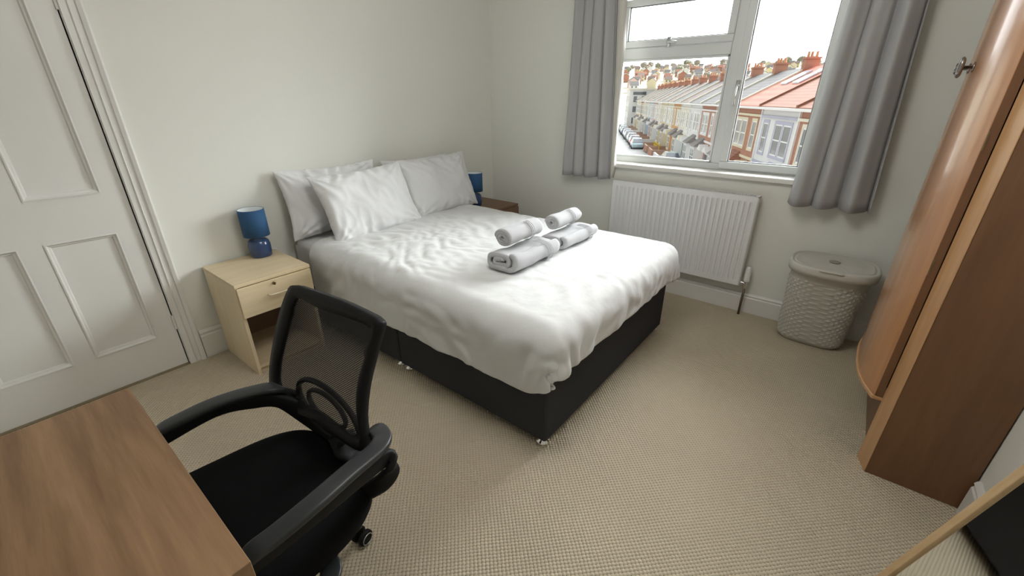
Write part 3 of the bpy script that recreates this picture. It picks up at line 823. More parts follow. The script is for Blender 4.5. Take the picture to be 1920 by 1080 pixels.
# worn scratches on the door
# ------------------------------------------------------------------ mirror
AZ, LAM = math.radians(102.5), math.radians(14.80)
hN = Vector((math.cos(AZ), math.sin(AZ), 0)); eU = -hN*math.sin(LAM)+Vector((0, 0, math.cos(LAM))); nM = hN*math.cos(LAM)+Vector((0, 0, math.sin(LAM)))
wM = Vector((-math.sin(AZ)*1, math.cos(AZ)*1, 0))
if wM.x > 0: wM = -wM
P0 = on_plane((1640, 1080), (-1.9, -2.98, .19), nM)
edge0 = P0-eU*((P0.z-.012)/eU.z)      # foot of the visible edge, on the carpet
mr_ = thing('leaning_mirror', 'pine framed mirror leaning on the right wall, its left edge in view', 'mirror', (edge0.x-.17, edge0.y-.05, 0))
MW, MH = .34, 1.02
def mp_(a, b, c): return edge0+wM*a+eU*b+nM*c
def mbox(m, a0, a1, b0, b1, c0, c1):
    vs = [m.bm.verts.new(mp_(a, b, c)) for a in (a0, a1) for b in (b0, b1) for c in (c0, c1)]
    for f in ((0, 1, 3, 2), (4, 6, 7, 5), (0, 4, 5, 1), (2, 3, 7, 6), (0, 2, 6, 4), (1, 5, 7, 3)): m.bm.faces.new([vs[i] for i in f])
m = MB(); fw_, fd = .022, .018
mbox(m, 0, fw_, 0, MH, -fd, 0); mbox(m, MW-fw_, MW, 0, MH, -fd, 0); mbox(m, fw_, MW-fw_, 0, fw_, -fd, 0); mbox(m, fw_, MW-fw_, MH-fw_, MH, -fd, 0)
m.build('mirror_frame', PINE, mr_, bevel=.002)
m = MB(); mbox(m, fw_*.8, MW-fw_*.8, fw_*.8, MH-fw_*.8, -.010, -.006); m.build('mirror_glass', MIRR, mr_)
m = MB(); mbox(m, fw_, MW-fw_, fw_, MH-fw_, -.017, -.011); m.build('backing_board', BROWNIN, mr_)

# ------------------------------------------------------------------ desk
dk = thing('desk', 'oak laminate desk at the left, in front of the black chair', 'desk', (-3.52, -1.78, 0))
MB().box(-4.05, -2.989, -2.112, -1.456, .705, .740).build('desk_top', OAK, dk, bevel=.0015)
for x in (-4.02, -3.09): MB().box(x, x+.025, -2.09, -1.48, 0, .705).build('side_panel', OAK, dk, bevel=.001) if x < -3.5 else None
for y in (-2.09, -1.52): MB().box(-3.10, -3.06, y, y+.04, 0, .705).build('leg', OAK, dk, bevel=.002)
MB().box(-3.995, -3.10, -1.52, -1.50, .50, .705).build('modesty_panel', OAK, dk)

# ------------------------------------------------------------------ office chair
ch = thing('office_chair', 'black mesh back office chair with arms tucked at the desk', 'chair', (-2.87, -1.72, 0))
NB = Vector((1, 0, -.28)).normalized(); PB = (-2.67, 0, .56)
def bk(px, py, d=0): return on_plane((px, py), Vector(PB)+Vector((d, 0, 0)), NB)
# seat
def seat():
    P = []; n = 64
    prof = [(.02, .0), (.55, -.002), (.85, .0), (.95, -.006), (1.0, -.022), (1.01, -.045), (.985, -.070), (.90, -.086), (.5, -.09), (.02, -.09)]
    for s_f, h in prof:
        row = []
        for i in range(n):
            a = 2*PI*i/n; c_, s_ = sup(a, 3.4)
            t = (c_+1)/2          # 0 front (-x) .. 1 rear
            hw = .262-.045*t
            x = -2.895+.245*s_f*c_; y = -1.735+hw*s_f*s_+.02*(1-t)
            z = .462+h-.035*max(0, (-c_*s_f)-.6)+.008*(s_*s_f)**2+.012*max(0, c_*s_f)**2
            row.append((x, y, z))
        P.append(row)
    m = MB(); m.grid(P, closed_v=True, cap=True); return m
seat().build('seat', BLKF, ch, smooth=True, subd=1)
# backrest frame from its outline in the leaning plane
outer = [(547, 540), (530, 585), (518, 640), (511, 690), (515, 735), (548, 765), (590, 785), (628, 812), (668, 838), (688, 838), (684, 780), (690, 720), (706, 655), (718, 612), (712, 598), (694, 587), (640, 562), (575, 540), (560, 536)]
ctr = Vector((0, 0, 0))
loop = [bk(*p) for p in outer]
for p in loop: ctr += p
ctr /= len(loop)
def inset(p, d):
    v = ctr-p; return p+v.normalized()*d
loop_s = []
L_ = len(loop)
for i in range(L_):
    p0, p1, p2, p3 = loop[i-1], loop[i], loop[(i+1) % L_], loop[(i+2) % L_]
    for j in range(4):
        t = j/4
        loop_s.append(0.5*((2*p1)+(p2-p0)*t+(2*p0-5*p1+4*p2-p3)*t*t+(-p0+3*p1-3*p2+p3)*t**3))
def curve_off(p):   # sides wrap forward a little, towards the sitter
    u = (p.y-ctr.y)/.22
    return Vector((-.018*u*u+.018*.9, 0, 0))
fr_in = []
NBv = NB
m = MB(); rings = []
for p in loop_s:
    v = (ctr-p).normalized(); wdt = .050 if p.y > ctr.y+.1 else .030
    if p.z > .80: wdt = .042
    o_ = p+curve_off(p)*0
    rings.append([o_+NBv*.010, o_-NBv*.010, o_+v*wdt*.5-NBv*.013, o_+v*wdt-NBv*.008, o_+v*wdt+NBv*.006, o_+v*wdt*.5+NBv*.012])
m.grid(rings, closed_u=True, closed_v=True); m.build('back_frame', BLK, ch, smooth=True)
m = MB(); rings = []
for s_f in (0, .25, .5, .75, .97):
    rings.append([(p+(ctr-p).normalized()*.018)*(1-s_f)+ctr*s_f+NBv*.012*math.sin(s_f*PI/2) for p in loop_s])
m.grid(rings, closed_v=True, cap=False); m.bm.verts.ensure_lookup_table(); m.bm.faces.new(m.bm.verts[-len(loop_s):]); m.build('mesh_back', NET, ch, smooth=True)
# lumbar ring behind the mesh
ring = []
lc_ = bk(612, 765, .012)
a1 = bk(668, 822, .012)-lc_; a2 = (bk(640, 738, .012)-lc_)*.75
for i in range(28):
    a = 2*PI*i/28; ring.append(lc_+a1*math.cos(a)+a2*math.sin(a))
MB().tube(ring, .008, 8, closed=True).build('lumbar_ring', BLK, ch, smooth=True)
ring2 = [lc_+(p-lc_)*.62 for p in ring]
MB().tube(ring2, .007, 8, closed=True).build('lumbar_pad', BLK, ch, smooth=True)
# arms: top ribbons
def ribbon(pts, wd_, th_, name, mtl, k=6, rr=None):
    P = smooth_path(pts, k); m = MB()
    r2 = None
    if rr: r2 = [rr[min(len(rr)-1, int(i/len(P)*len(rr)))] for i in range(len(P))]
    m.tube(P, 1, 16, flat=(wd_, th_), rr=r2); return m.build(name, mtl, ch, smooth=True)
far = [at_z(268, 835, .545), at_z(292, 812, .585), at_z(330, 790, .60), at_z(400, 757, .612), at_z(470, 735, .612), at_z(520, 728, .602), bk(556, 742, .02)]
ribbon(far, .023, .009, 'arm', BLKG)
near = [at_z(440, 1075, .545), at_z(462, 1045, .585), at_z(520, 1000, .60), at_z(590, 942, .612), at_z(655, 885, .612), at_z(702, 846, .606), at_z(717, 822, .598), at_z(705, 806, .588), bk(692, 822, .03)]
ribbon(near, .023, .009, 'arm', BLKG)
# under-arm webs that sweep down to the seat frame
web = [at_z(300, 822, .575), at_z(400, 768, .585), at_z(470, 752, .580), at_z(530, 752, .565), bk(590, 795, .03), bk(650, 840, .03)]
ribbon(web, .012, .022, 'arm_support', BLK)
web2 = [at_z(468, 1060, .57), at_z(600, 955, .588), at_z(680, 890, .580), at_z(726, 858, .565), at_z(734, 880, .535), at_z(716, 905, .50), at_z(680, 925, .44)]
ribbon(web2, .011, .022, 'arm_support', BLK)
# lower loops under the seat
for pts in ([far[0], (far[0].x-.045, far[0].y, .49), (far[0].x-.035, far[0].y-.01, .41), (-2.97, -1.46, .378), (-2.88, -1.52, .372), (-2.84, -1.60, .372)],
            [near[0], (near[0].x-.045, near[0].y, .49), (near[0].x-.03, near[0].y+.01, .41), (-2.93, -1.995, .378), (-2.84, -1.955, .372), (-2.84, -1.88, .372)]):
    ribbon(pts, .024, .007, 'arm_bracket', BLKG)
# back bracket from frame to under seat
ribbon([bk(640, 815, .035), bk(655, 850, .03), (-2.635, -1.74, .45), (-2.66, -1.745, .385), (-2.75, -1.74, .36), (-2.86, -1.735, .36)], .035, .010, 'back_bracket', BLK)
MB().box(-2.97, -2.79, -1.80, -1.66, .335, .372).build('tilt_mechanism', BLK, ch, bevel=.008)
m = MB(); m.lathe([(.026, .10), (.026, .26)], (-2.88, -1.73, 0), 20); m.lathe([(.014, .26), (.014, .34)], (-2.88, -1.73, 0), 16); m.build('gas_column', BLK, ch, smooth=True)
a00 = math.atan2(-1.678+1.73, -2.634+2.88)
for k in range(5):
    a = a00+k*2*PI/5; R_ = .252; c0 = Vector((-2.88, -1.73, 0)); d_ = Vector((math.cos(a), math.sin(a), 0))
    MB().tube([c0+Vector((0, 0, .115))+d_*.02, c0+Vector((0, 0, .105))+d_*.12, c0+Vector((0, 0, .08))+d_*R_], 1, 12, flat=(.020, .013), rr=[1.1, .95, .65]).build('base_leg', BLKG, ch, smooth=True)
    cc = c0+d_*R_; s_ = Vector((-d_.y, d_.x, 0))
    cs_ = MB(); cs_.tube([cc+Vector((0, 0, .045)), cc+Vector((0, 0, .09))], .008, 8)
    for sg in (-1, 1):
        q = cc+s_*(sg*.016)+Vector((0, 0, .0265))
        pr = [(q-s_*.009), (q-s_*.006), (q+s_*.006), (q+s_*.009)]
        cs_.tube(pr, 1, 24, rr=[.021, .0262, .0262, .021], upv=(0, 0, 1))
    cst = cs_.build('caster', BLK, ch, smooth=True)
    rg = MB(); q = cc+s_*.027*(-1 if k == 0 else 1)+Vector((0, 0, .0265))
    pts = [q+d_*.019*math.cos(2*PI*i/24)+Vector((0, 0, .019*math.sin(2*PI*i/24))) for i in range(24)]
    rg.tube(pts, .0016, 6, closed=True).build('caster_ring', mat('silver_ring', (.6, .6, .6), .3, metal=.8), cst, smooth=True)
#EXTERIOR
# ------------------------------------------------------------------ the street seen through the window
GZ = -5.45
TH = math.radians(28.3); DS = Vector((math.cos(TH), math.sin(TH), 0)); DR = Vector((math.sin(TH), -math.cos(TH), 0))
BASE = Vector((CAM.x, CAM.y, GZ)); DP = 10.5
def row_pt(s, p, z=0): return BASE+DS*s+DR*p+Vector((0, 0, z))
class LB(MB):
    """geometry kept in the local frame of a rotated thing"""
    def put(self, name, material, parent, bevel=0, smooth=False):
        bmesh.ops.recalc_face_normals(self.bm, faces=self.bm.faces)
        me = bpy.data.meshes.new(name); self.bm.to_mesh(me); self.bm.free(); me.materials.append(material)
        o = bpy.data.objects.new(name, me); C.objects.link(o)
        o.parent = parent
        if smooth: me.polygons.foreach_set('use_smooth', [True]*len(me.polygons))
        return o
def striped(name, c1, c2, axis, per, rough=.8):
    m = bpy.data.materials.new(name); m.use_nodes = True; n = m.node_tree.nodes; l = m.node_tree.links; b = n['Principled BSDF']; b.inputs['Roughness'].default_value = rough
    t = n.new('ShaderNodeTexCoord'); sp = n.new('ShaderNodeSeparateXYZ'); l.new(t.outputs['Object'], sp.inputs[0])
    a = n.new('ShaderNodeMath'); a.operation = 'MULTIPLY'; a.inputs[1].default_value = 2*PI/per; l.new(sp.outputs[axis], a.inputs[0])
    s_ = n.new('ShaderNodeMath'); s_.operation = 'SINE'; l.new(a.outputs[0], s_.inputs[0])
    nz = n.new('ShaderNodeTexNoise'); nz.inputs['Scale'].default_value = 1.7; nz.inputs['Detail'].default_value = 5; l.new(t.outputs['Object'], nz.inputs['Vector'])
    ad = n.new('ShaderNodeMath'); ad.operation = 'MULTIPLY_ADD'; ad.inputs[1].default_value = .25; l.new(s_.outputs[0], ad.inputs[0]); l.new(nz.outputs['Fac'], ad.inputs[2])
    mxx = n.new('ShaderNodeMix'); mxx.data_type = 'RGBA'; mxx.inputs[6].default_value = (*c1, 1); mxx.inputs[7].default_value = (*c2, 1)
    l.new(ad.outputs[0], mxx.inputs[0]); l.new(mxx.outputs[2], b.inputs['Base Color']); return m
def brick_mat():
    m = bpy.data.materials.new('red_brick'); m.use_nodes = True; n = m.node_tree.nodes; l = m.node_tree.links; b = n['Principled BSDF']; b.inputs['Roughness'].default_value = .9
    t = n.new('ShaderNodeTexCoord'); mp = n.new('ShaderNodeMapping'); mp.inputs['Rotation'].default_value = (math.radians(90), 0, 0); l.new(t.outputs['Object'], mp.inputs[0])
    br = n.new('ShaderNodeTexBrick'); br.inputs['Scale'].default_value = 4.4; br.inputs['Color1'].default_value = (.40, .17, .11, 1); br.inputs['Color2'].default_value = (.46, .22, .15, 1); br.inputs['Mortar'].default_value = (.45, .33, .26, 1); br.inputs['Mortar Size'].default_value = .012
    l.new(mp.outputs[0], br.inputs['Vector']); l.new(br.outputs['Color'], b.inputs['Base Color']); return m
BRICK = brick_mat(); BAYSL = striped('bay_roof_slates', (.16, .145, .135), (.24, .215, .20), 'Z', .22)
RED = striped('red_pantiles', (.36, .07, .04), (.50, .16, .10), 'Z', .34)
BROWNT = striped('brown_red_tiles', (.20, .075, .045), (.32, .14, .085), 'Z', .16)
SLATE = striped('grey_slates', (.065, .06, .058), (.13, .12, .115), 'Z', .22)
SLATEB = striped('brown_slates', (.09, .062, .052), (.16, .11, .09), 'Z', .22)
def ren(name, c): return mat('render_'+name, c, .9, noise_amt=.12, noise_scale=1.5)
WHT, CRM, ORG, YEL, BLU, LAV, PNK = (ren('white', (.78, .78, .76)), ren('cream', (.72, .66, .48)), ren('orange', (.66, .36, .17)), ren('yellow', (.72, .62, .36)), ren('pale_blue', (.52, .62, .68)), ren('lavender', (.50, .50, .60)), ren('pink', (.68, .50, .46)))
STONE = mat('cream_stone_trim', (.74, .69, .56), .8); FRAMEW = mat('white_window_frames', (.80, .80, .78), .5)
PANE = mat('dark_house_glass', (.10, .12, .15), .12, spec=.8); POT = mat('terracotta_pot', (.55, .27, .15), .8)
def sash_win(par, x0, x1, z0, z1, y=0, lights=1, surround=STONE, name='window'):
    m = LB(); m.box(x0-.12, x1+.12, y-.02, y+.05, z0-.16, z0); m.box(x0-.12, x1+.12, y-.02, y+.04, z1, z1+.18); m.box(x0-.12, x0, y-.02, y+.04, z0, z1); m.box(x1, x1+.12, y-.02, y+.04, z0, z1)
    wv = (x1-x0)/lights
    for k in range(1, lights): m.box(x0+k*wv-.08, x0+k*wv+.08, y-.02, y+.04, z0, z1)
    wi = m.put(name, surround, par)
    f = LB(); g = LB()
    for k in range(lights):
        a, b = x0+k*wv+(.08 if k else 0), x0+(k+1)*wv-(.08 if k < lights-1 else 0); zm = (z0+z1)/2
        for q in ((a, b, z0, z0+.08), (a, b, z1-.07, z1), (a, a+.06, z0, z1), (b-.06, b, z0, z1), (a, b, zm-.035, zm+.035)): f.box(q[0], q[1], y-.01, y+.025, q[2], q[3])
        g.box(a, b, y-.015, y+.005, z0, z1)
    f.put('sash_frame', FRAMEW, wi); g.put('window_pane', PANE, wi)
def house(s, label, wallm, trim=STONE, roofm=SLATE, baym=None, flip=False, wdt=5.4, skyl=False, gate=None, lite=False, group='terraced houses across the street'):
    r = bpy.data.objects.new('terraced_house', None); C.objects.link(r); r.location = row_pt(s, DP); r.rotation_euler = (0, 0, TH)
    r['label'] = label; r['category'] = 'house'; r['group'] = group
    baym = baym or wallm; EH, RZ, D = 6.3, 8.66, 8.4
    fx = (lambda x: wdt-x) if flip else (lambda x: x)
    def bx(m, x0, x1, *a):
        p, q = sorted((fx(x0), fx(x1))); m.box(p, q, *a)
    m = LB(); m.prism([(0, 0), (-D, 0), (-D, EH), (-D/2, RZ-.1), (0, EH)], lambda p: (0, p[0], p[1]), lambda p: (wdt, p[0], p[1])); m.put('wall', wallm, r)
    m = LB()
    for y0, z0, y1, z1 in ((.28, EH-.06, -D/2, RZ), (-D-.28, EH-.06, -D/2, RZ)):
        a = [m.bm.verts.new(v) for v in ((0, y0, z0), (wdt, y0, z0), (wdt, y1, z1), (0, y1, z1))]; b = [m.bm.verts.new((v.co.x, v.co.y, v.co.z+.14)) for v in a]
        m.bm.faces.new(a); m.bm.faces.new(b)
        for i in range(4): m.bm.faces.new((a[i], a[(i+1) % 4], b[(i+1) % 4], b[i]))
    m.put('roof', roofm, r)
    # party-wall coping up the roof slope
    m = LB()
    for y0, z0, y1, z1 in ((.3, EH+.06, -D/2, RZ+.12),):
        a = [m.bm.verts.new(v) for v in ((-.09, y0, z0), (.09, y0, z0), (.09, y1, z1), (-.09, y1, z1))]; b = [m.bm.verts.new((v.co.x, v.co.y, v.co.z+.14)) for v in a]
        m.bm.faces.new(a); m.bm.faces.new(b)
        for i in range(4): m.bm.faces.new((a[i], a[(i+1) % 4], b[(i+1) % 4], b[i]))
    m.put('roof_coping', STONE if roofm in (SLATE, SLATEB) else BROWNT, r)
    m = LB(); m.box(0, wdt, .22, .36, EH-.10, EH+.04); m.put('gutter', FRAMEW, r)
    m = LB(); m.box(wdt-.12, wdt-.02, .0, .1, 0, EH-.1); m.put('downpipe', FRAMEW, r)
    m = LB(); m.box(0, wdt, .0, .07, 3.05, 3.22); m.put('string_course', trim, r); m = LB(); m.box(0, wdt, .0, .10, 5.74, 5.88); m.put('eaves_band', trim, r)
    # upper windows
    p, q = sorted((fx(.7), fx(2.9))); sash_win(r, p, q, 3.75, 5.45, .0, 2, trim)
    p, q = sorted((fx(4.0), fx(4.75))); sash_win(r, p, q, 3.75, 5.45, .0, 1, trim)
    # canted bay with hipped roof
    X = [.45, .95, 2.65, 3.15]; P_ = [(fx(X[0]), 0), (fx(X[1]), .75), (fx(X[2]), .75), (fx(X[3]), 0)]
    m = LB(); m.prism(P_, lambda p: (p[0], p[1], 0), lambda p: (p[0], p[1], 2.65)); bay = m.put('bay', baym, r)
    m = LB(); Q_ = [(fx(.30), -.0), (fx(.85), .95), (fx(2.75), .95), (fx(3.30), -.0)]
    b0 = [m.bm.verts.new((p[0], p[1], 2.62)) for p in Q_]; t0 = [m.bm.verts.new(v) for v in ((fx(1.0), 0, 3.4), (fx(2.6), 0, 3.4))]
    m.bm.faces.new(b0); m.bm.faces.new((b0[0], b0[1], t0[0])); m.bm.faces.new((b0[1], b0[2], t0[1], t0[0])); m.bm.faces.new((b0[2], b0[3], t0[1])); m.bm.faces.new((b0[3], b0[0], t0[0], t0[1]))
    m.put('bay_roof', LAV if baym is LAV else (BROWNT if roofm in (RED, BROWNT) else BAYSL), r)
    p, q = sorted((fx(1.1), fx(2.5))); sash_win(bay, p, q, .95, 2.4, .76, 2, trim, 'bay_window')
    # door with canopy
    p, q = sorted((fx(3.95), fx(4.85)))
    m = LB(); m.box(p-.12, q+.12, -.02, .06, 0, 2.5); m.put('door_surround', trim, r)
    m = LB(); m.box(p, q, .0, .08, .1, 2.1); m.put('door', gate or mat('door_dark_blue', (.08, .10, .14), .5), r)
    m = LB(); m.prism([(p-.25, 2.5), (q+.25, 2.5), ((p+q)/2, 3.0)], lambda v: (v[0], 0, v[1]), lambda v: (v[0], .8, v[1])); m.put('porch', trim, r)
    m = LB(); m.box(-.28, .28, -D/2-.45, -D/2+.45, RZ-.5, RZ+.75); m.box(-.33, .33, -D/2-.5, -D/2+.5, RZ+.65, RZ+.77); chm = m.put('chimney', BRICK, r)
    m = LB()
    for k in (-.27, .05, .27): m.lathe([(.10, 0), (.08, .3), (.10, .35)], (0, -D/2+k, RZ+.77), 10)
    m.put('chimney_pots', POT, chm)
    m = LB(); m.box(0, wdt*.62, 2.7, 2.9, 0, .85); m.box(0, .2, .1, 2.7, 0, .85); m.put('garden_wall', BRICK if wallm not in (WHT,) else WHT, r)
    if skyl:
        for x0 in (1.2, 3.1):
            m = LB(); y0, y1 = -2.1, -3.5; zf = lambda y: EH-.06+(RZ-EH+.06)*(.28-y)/(D/2+.28)+.15
            a = [m.bm.verts.new(v) for v in ((x0, y0, zf(y0)), (x0+1.0, y0, zf(y0)), (x0+1.0, y1, zf(y1)), (x0, y1, zf(y1)))]
            b = [m.bm.verts.new((v.co.x, v.co.y, v.co.z+.10)) for v in a]; m.bm.faces.new(a); m.bm.faces.new(b)
            for i in range(4): m.bm.faces.new((a[i], a[(i+1) % 4], b[(i+1) % 4], b[i]))
            m.put('skylight', mat('skylight_glass', (.55, .60, .66), .08, spec=.9), r)
    return r
HS = [
 (15.5, 'brown tiled brick end house, rightmost of the terrace, mostly behind the right curtain', BRICK, STONE, BROWNT, None, False, False),
 (20.9, 'red brick house under brown tiles, beside the white house with a lavender bay', BRICK, STONE, BROWNT, None, True, False),
 (26.3, 'white rendered house with lavender grey bay under brown red tiles', WHT, LAV, BROWNT, LAV, False, False),
 (31.7, 'red brick house with cream trim under the bright red roof with skylights', BRICK, CRM, RED, CRM, True, True),
 (37.1, 'brick house with grey slates, next left of the bright red roof', BRICK, WHT, SLATE, WHT, False, False),
 (42.5, 'red brick house with white bays just left of the window mullion', BRICK, WHT, SLATE, WHT, True, False),
 (47.9, 'white house with grey slates, between the brick house and the second white house', WHT, WHT, SLATE, WHT, False, False),
 (53.3, 'second white house of the terrace, beside the orange house', WHT, STONE, SLATEB, WHT, True, False),
 (58.7, 'orange rendered house in the middle of the terrace', ORG, CRM, SLATE, ORG, False, False),
 (64.1, 'cream house directly beyond the orange house, behind yellow railings', CRM, WHT, SLATEB, CRM, True, False),
 (69.5, 'yellow rendered house farther down the terrace, beyond the cream one', YEL, WHT, SLATE, YEL, False, False),
 (74.9, 'brown slated white house between the yellow and the pink houses', WHT, STONE, SLATEB, WHT, True, False),
 (80.3, 'small pink rendered house far down the terrace', PNK, WHT, SLATE, PNK, False, False),
 (85.7, 'small pale blue house far down the terrace, next to the pink one', BLU, WHT, SLATEB, BLU, True, False),
 (91.1, 'second cream house down the terrace, beyond the pale blue one', CRM, WHT, SLATE, CRM, False, False),
 (96.5, 'far white house with brown slates, next after the second cream house', WHT, STONE, SLATEB, WHT, True, False),
 (101.9, 'far brick house near the tall white corner building', BRICK, STONE, SLATE, CRM, False, False),
 (107.3, 'farthest yellow house, two doors from the tall white corner building', YEL, WHT, SLATEB, YEL, True, False),
 (112.7, 'last house of the terrace, pale, touching the tall white corner building', CRM, WHT, SLATE, WHT, False, False)]
for s, lab, wm_, tm_, rm_, bm_, fl_, sk_ in HS: house(s-.7, lab, wm_, tm_, rm_, bm_, fl_, skyl=sk_)
# tall white corner building
pb = bpy.data.objects.new('corner_building', None); C.objects.link(pb); pb.location = row_pt(118, 8.6); pb.rotation_euler = (0, 0, TH)
tag(pb, 'tall white corner building with a dark sign band at the end of the terrace', 'building')
m = LB(); m.box(0, 11, -9, 0, 0, 9.0); m.put('wall', WHT, pb)
m = LB(); m.box(-.25, 11.2, -9.2, .25, 8.75, 9.05); m.put('cornice', STONE, pb)
m = LB(); m.box(-.08, 0, -3.9, -.8, 7.6, 8.3); m.put('sign_band', mat('dark_sign', (.09, .10, .11), .6), pb)
for y in (-1.4, -3.4, -5.4):
    for z in (1.0, 3.6, 5.9):
        m = LB(); m.box(-.06, 0, y-.5, y+.5, z, z+1.5); wi = m.put('window', FRAMEW, pb); m = LB(); m.box(-.09, -.05, y-.42, y+.42, z+.08, z+1.42); m.put('window_pane', PANE, wi)
for x in (1.5, 4.2, 7, 9.6):
    for z in (1.0, 3.6, 5.9):
        m = LB(); m.box(x-.5, x+.5, 0, .06, z, z+1.5); wi = m.put('window', FRAMEW, pb); m = LB(); m.box(x-.42, x+.42, .05, .09, z+.08, z+1.42); m.put('window_pane', PANE, wi)
# ground, road, pavements
ASPH = mat('pale_asphalt', (.36, .36, .36), .9, noise_amt=.15, noise_scale=.8); PAVE = mat('paving', (.55, .52, .48), .9, noise_amt=.15, noise_scale=1.2); GARD = mat('front_garden', (.30, .26, .20), 1, noise_amt=.5, noise_scale=1.4)
GRASS = mat('hill_grass', (.30, .32, .22), 1, noise_amt=.5, noise_scale=.05, col2=(.34, .27, .22))
def strip(name, s0, s1, p0, p1, z, m_, th=.1):
    m = MB(); a = [row_pt(s, p, z) for s, p in ((s0, p0), (s1, p0), (s1, p1), (s0, p1))]; b = [v-Vector((0, 0, th)) for v in a]
    A = [m.bm.verts.new(v) for v in a]; B = [m.bm.verts.new(v) for v in b]; m.bm.faces.new(A); m.bm.faces.new(B[::-1])
    for i in range(4): m.bm.faces.new((A[i], B[i], B[(i+1) % 4], A[(i+1) % 4]))
    return struct(m.build(name, m_))
strip('ground', 5, 260, -160, 200, -.12, GARD)
strip('road', 5, 240, -1.0, 8.1, -.10, ASPH)
strip('pavement', 5, 240, 8.1, 10.5, 0, PAVE); strip('pavement_near_side', 5, 240, -4.2, -1.0, 0, PAVE)
def zh(r): return GZ-.1+max(0, r-185)*.091-max(0, r-640)*.05
m = MB(); P = []
for i in range(40):
    r_ = 180+i*17; row = []
    for j in range(50):
        a = math.radians(-35+j*2.0); row.append((CAM.x+r_*math.cos(a), CAM.y+r_*math.sin(a), zh(r_)*(1 if r_ < 200 else 1)-max(0, (math.degrees(a)-18))*.0010*max(0, r_-300)+1.2*noise.noise(Vector((i*.3, j*.3, 0)))))
    P.append(row)
hz = P
m.grid(P); struct(m.build('ground_hillside', GRASS, smooth=True))
def hill_pt(az, r_):
    i = min(max((r_-180)/17, 0), 38.9); j = min(max((az+35)/2, 0), 48.9); a, b = int(i), int(j)
    z = (hz[a][b][2]*(1-(i-a))+hz[a+1][b][2]*(i-a)); ar = math.radians(az)
    return Vector((CAM.x+r_*math.cos(ar), CAM.y+r_*math.sin(ar), z-.4))
# distant houses: a wall part and a roof part, copied row by row
def far_house(colr, roofc, lab, n):
    r = bpy.data.objects.new('distant_house', None); C.objects.link(r); r['label'] = lab; r['category'] = 'house'; r['group'] = 'houses on the far hillside: '+n
    m = LB(); m.prism([(-4, 0), (4, 0), (4, 6), (0, 8.6), (-4, 6)], lambda p: (p[0], -3.6, p[1]), lambda p: (p[0], 3.6, p[1])); m.put('wall', colr, r)
    m = LB()
    for sg in (-1, 1):
        a = [m.bm.verts.new(v) for v in ((sg*4.4, -3.7, 5.8), (sg*4.4, 3.7, 5.8), (0, 3.7, 8.7), (0, -3.7, 8.7))]; b = [m.bm.verts.new((v.co.x, v.co.y, v.co.z+.3)) for v in a]
        m.bm.faces.new(a); m.bm.faces.new(b)
        for i in range(4): m.bm.faces.new((a[i], a[(i+1) % 4], b[(i+1) % 4], b[i]))
    m.put('roof', roofc, r)
    m = LB()
    for z in (1.2, 3.9):
        for y in (-2, 1.2): m.box(-4.06, -3.98, y, y+1.2, z, z+1.3)
    m.put('window', PANE, r)
    return r
FAR = [far_house(WHT, SLATE, 'small white house with a grey roof on the far hillside', 'white'), far_house(CRM, SLATEB, 'small cream house with a brown roof on the far hillside', 'cream'),
       far_house(BRICK, BROWNT, 'small brick house with a red roof on the far hillside', 'brick'), far_house(PNK, SLATE, 'small pink house with a grey roof on the far hillside', 'pink'),
       far_house(YEL, SLATEB, 'small yellow house with a brown roof on the far hillside', 'yellow')]
OCC = []; rnd = random.Random(5); first = set(); cnt = 0
for ri in range(13):
    R_ = 300+ri*27; az = -2.0+rnd.random()
    while az < 33:
        k = rnd.choices(range(5), (4, 3, 3, 1, 1))[0]; loc = hill_pt(az, R_+rnd.uniform(-6, 6)); OCC.append(loc)
        if k not in first: first.add(k); h = FAR[k]; h.location = loc
        else: h = dup(FAR[k], loc)
        h.scale = (.72,)*3; h.rotation_euler = (0, 0, math.radians(az)+rnd.choice((0, 0, 0, PI/2))+rnd.uniform(-.25, .25)); cnt += 1
        az += math.degrees(rnd.uniform(8.0, 13)/R_)*(1.0+.9*(rnd.random() < .18))*1.25
# trees along the skyline
def blob(name, r_, mtl, par, cz, seed):
    m = LB(); bmesh.ops.create_icosphere(m.bm, subdivisions=3, radius=r_)
    for v in m.bm.verts:
        q = v.co.normalized(); d = 1+.35*noise.noise(q*2.2+Vector((seed, 0, 0)))+.22*noise.noise(q*6+Vector((0, seed, 0)))
        v.co = Vector((v.co.x*d, v.co.y*d, v.co.z*d*.9+cz))
    return m.put(name, mtl, par, smooth=False)
LEAF = [mat('winter_tree_olive', (.33, .33, .24), 1, noise_amt=.5, noise_scale=.8), mat('winter_tree_grey', (.38, .35, .30), 1, noise_amt=.4, noise_scale=.8)]
TR = []
for k, lab in enumerate(('olive green tree on the skyline of the far hill', 'greyish bare tree on the skyline of the far hill')):
    r = bpy.data.objects.new('distant_tree', None); C.objects.link(r); r['label'] = lab; r['category'] = 'tree'; r['group'] = ('olive', 'grey')[k]+' trees on the far hill'
    blob('crown', 3.1, LEAF[k], r, 5.6, k*3.3)
    m = LB(); m.lathe([(.45, 0), (.3, 5)], (0, 0, 0), 8); m.put('trunk', mat('bark', (.16, .13, .10), 1), r); TR.append(r)
used = set()
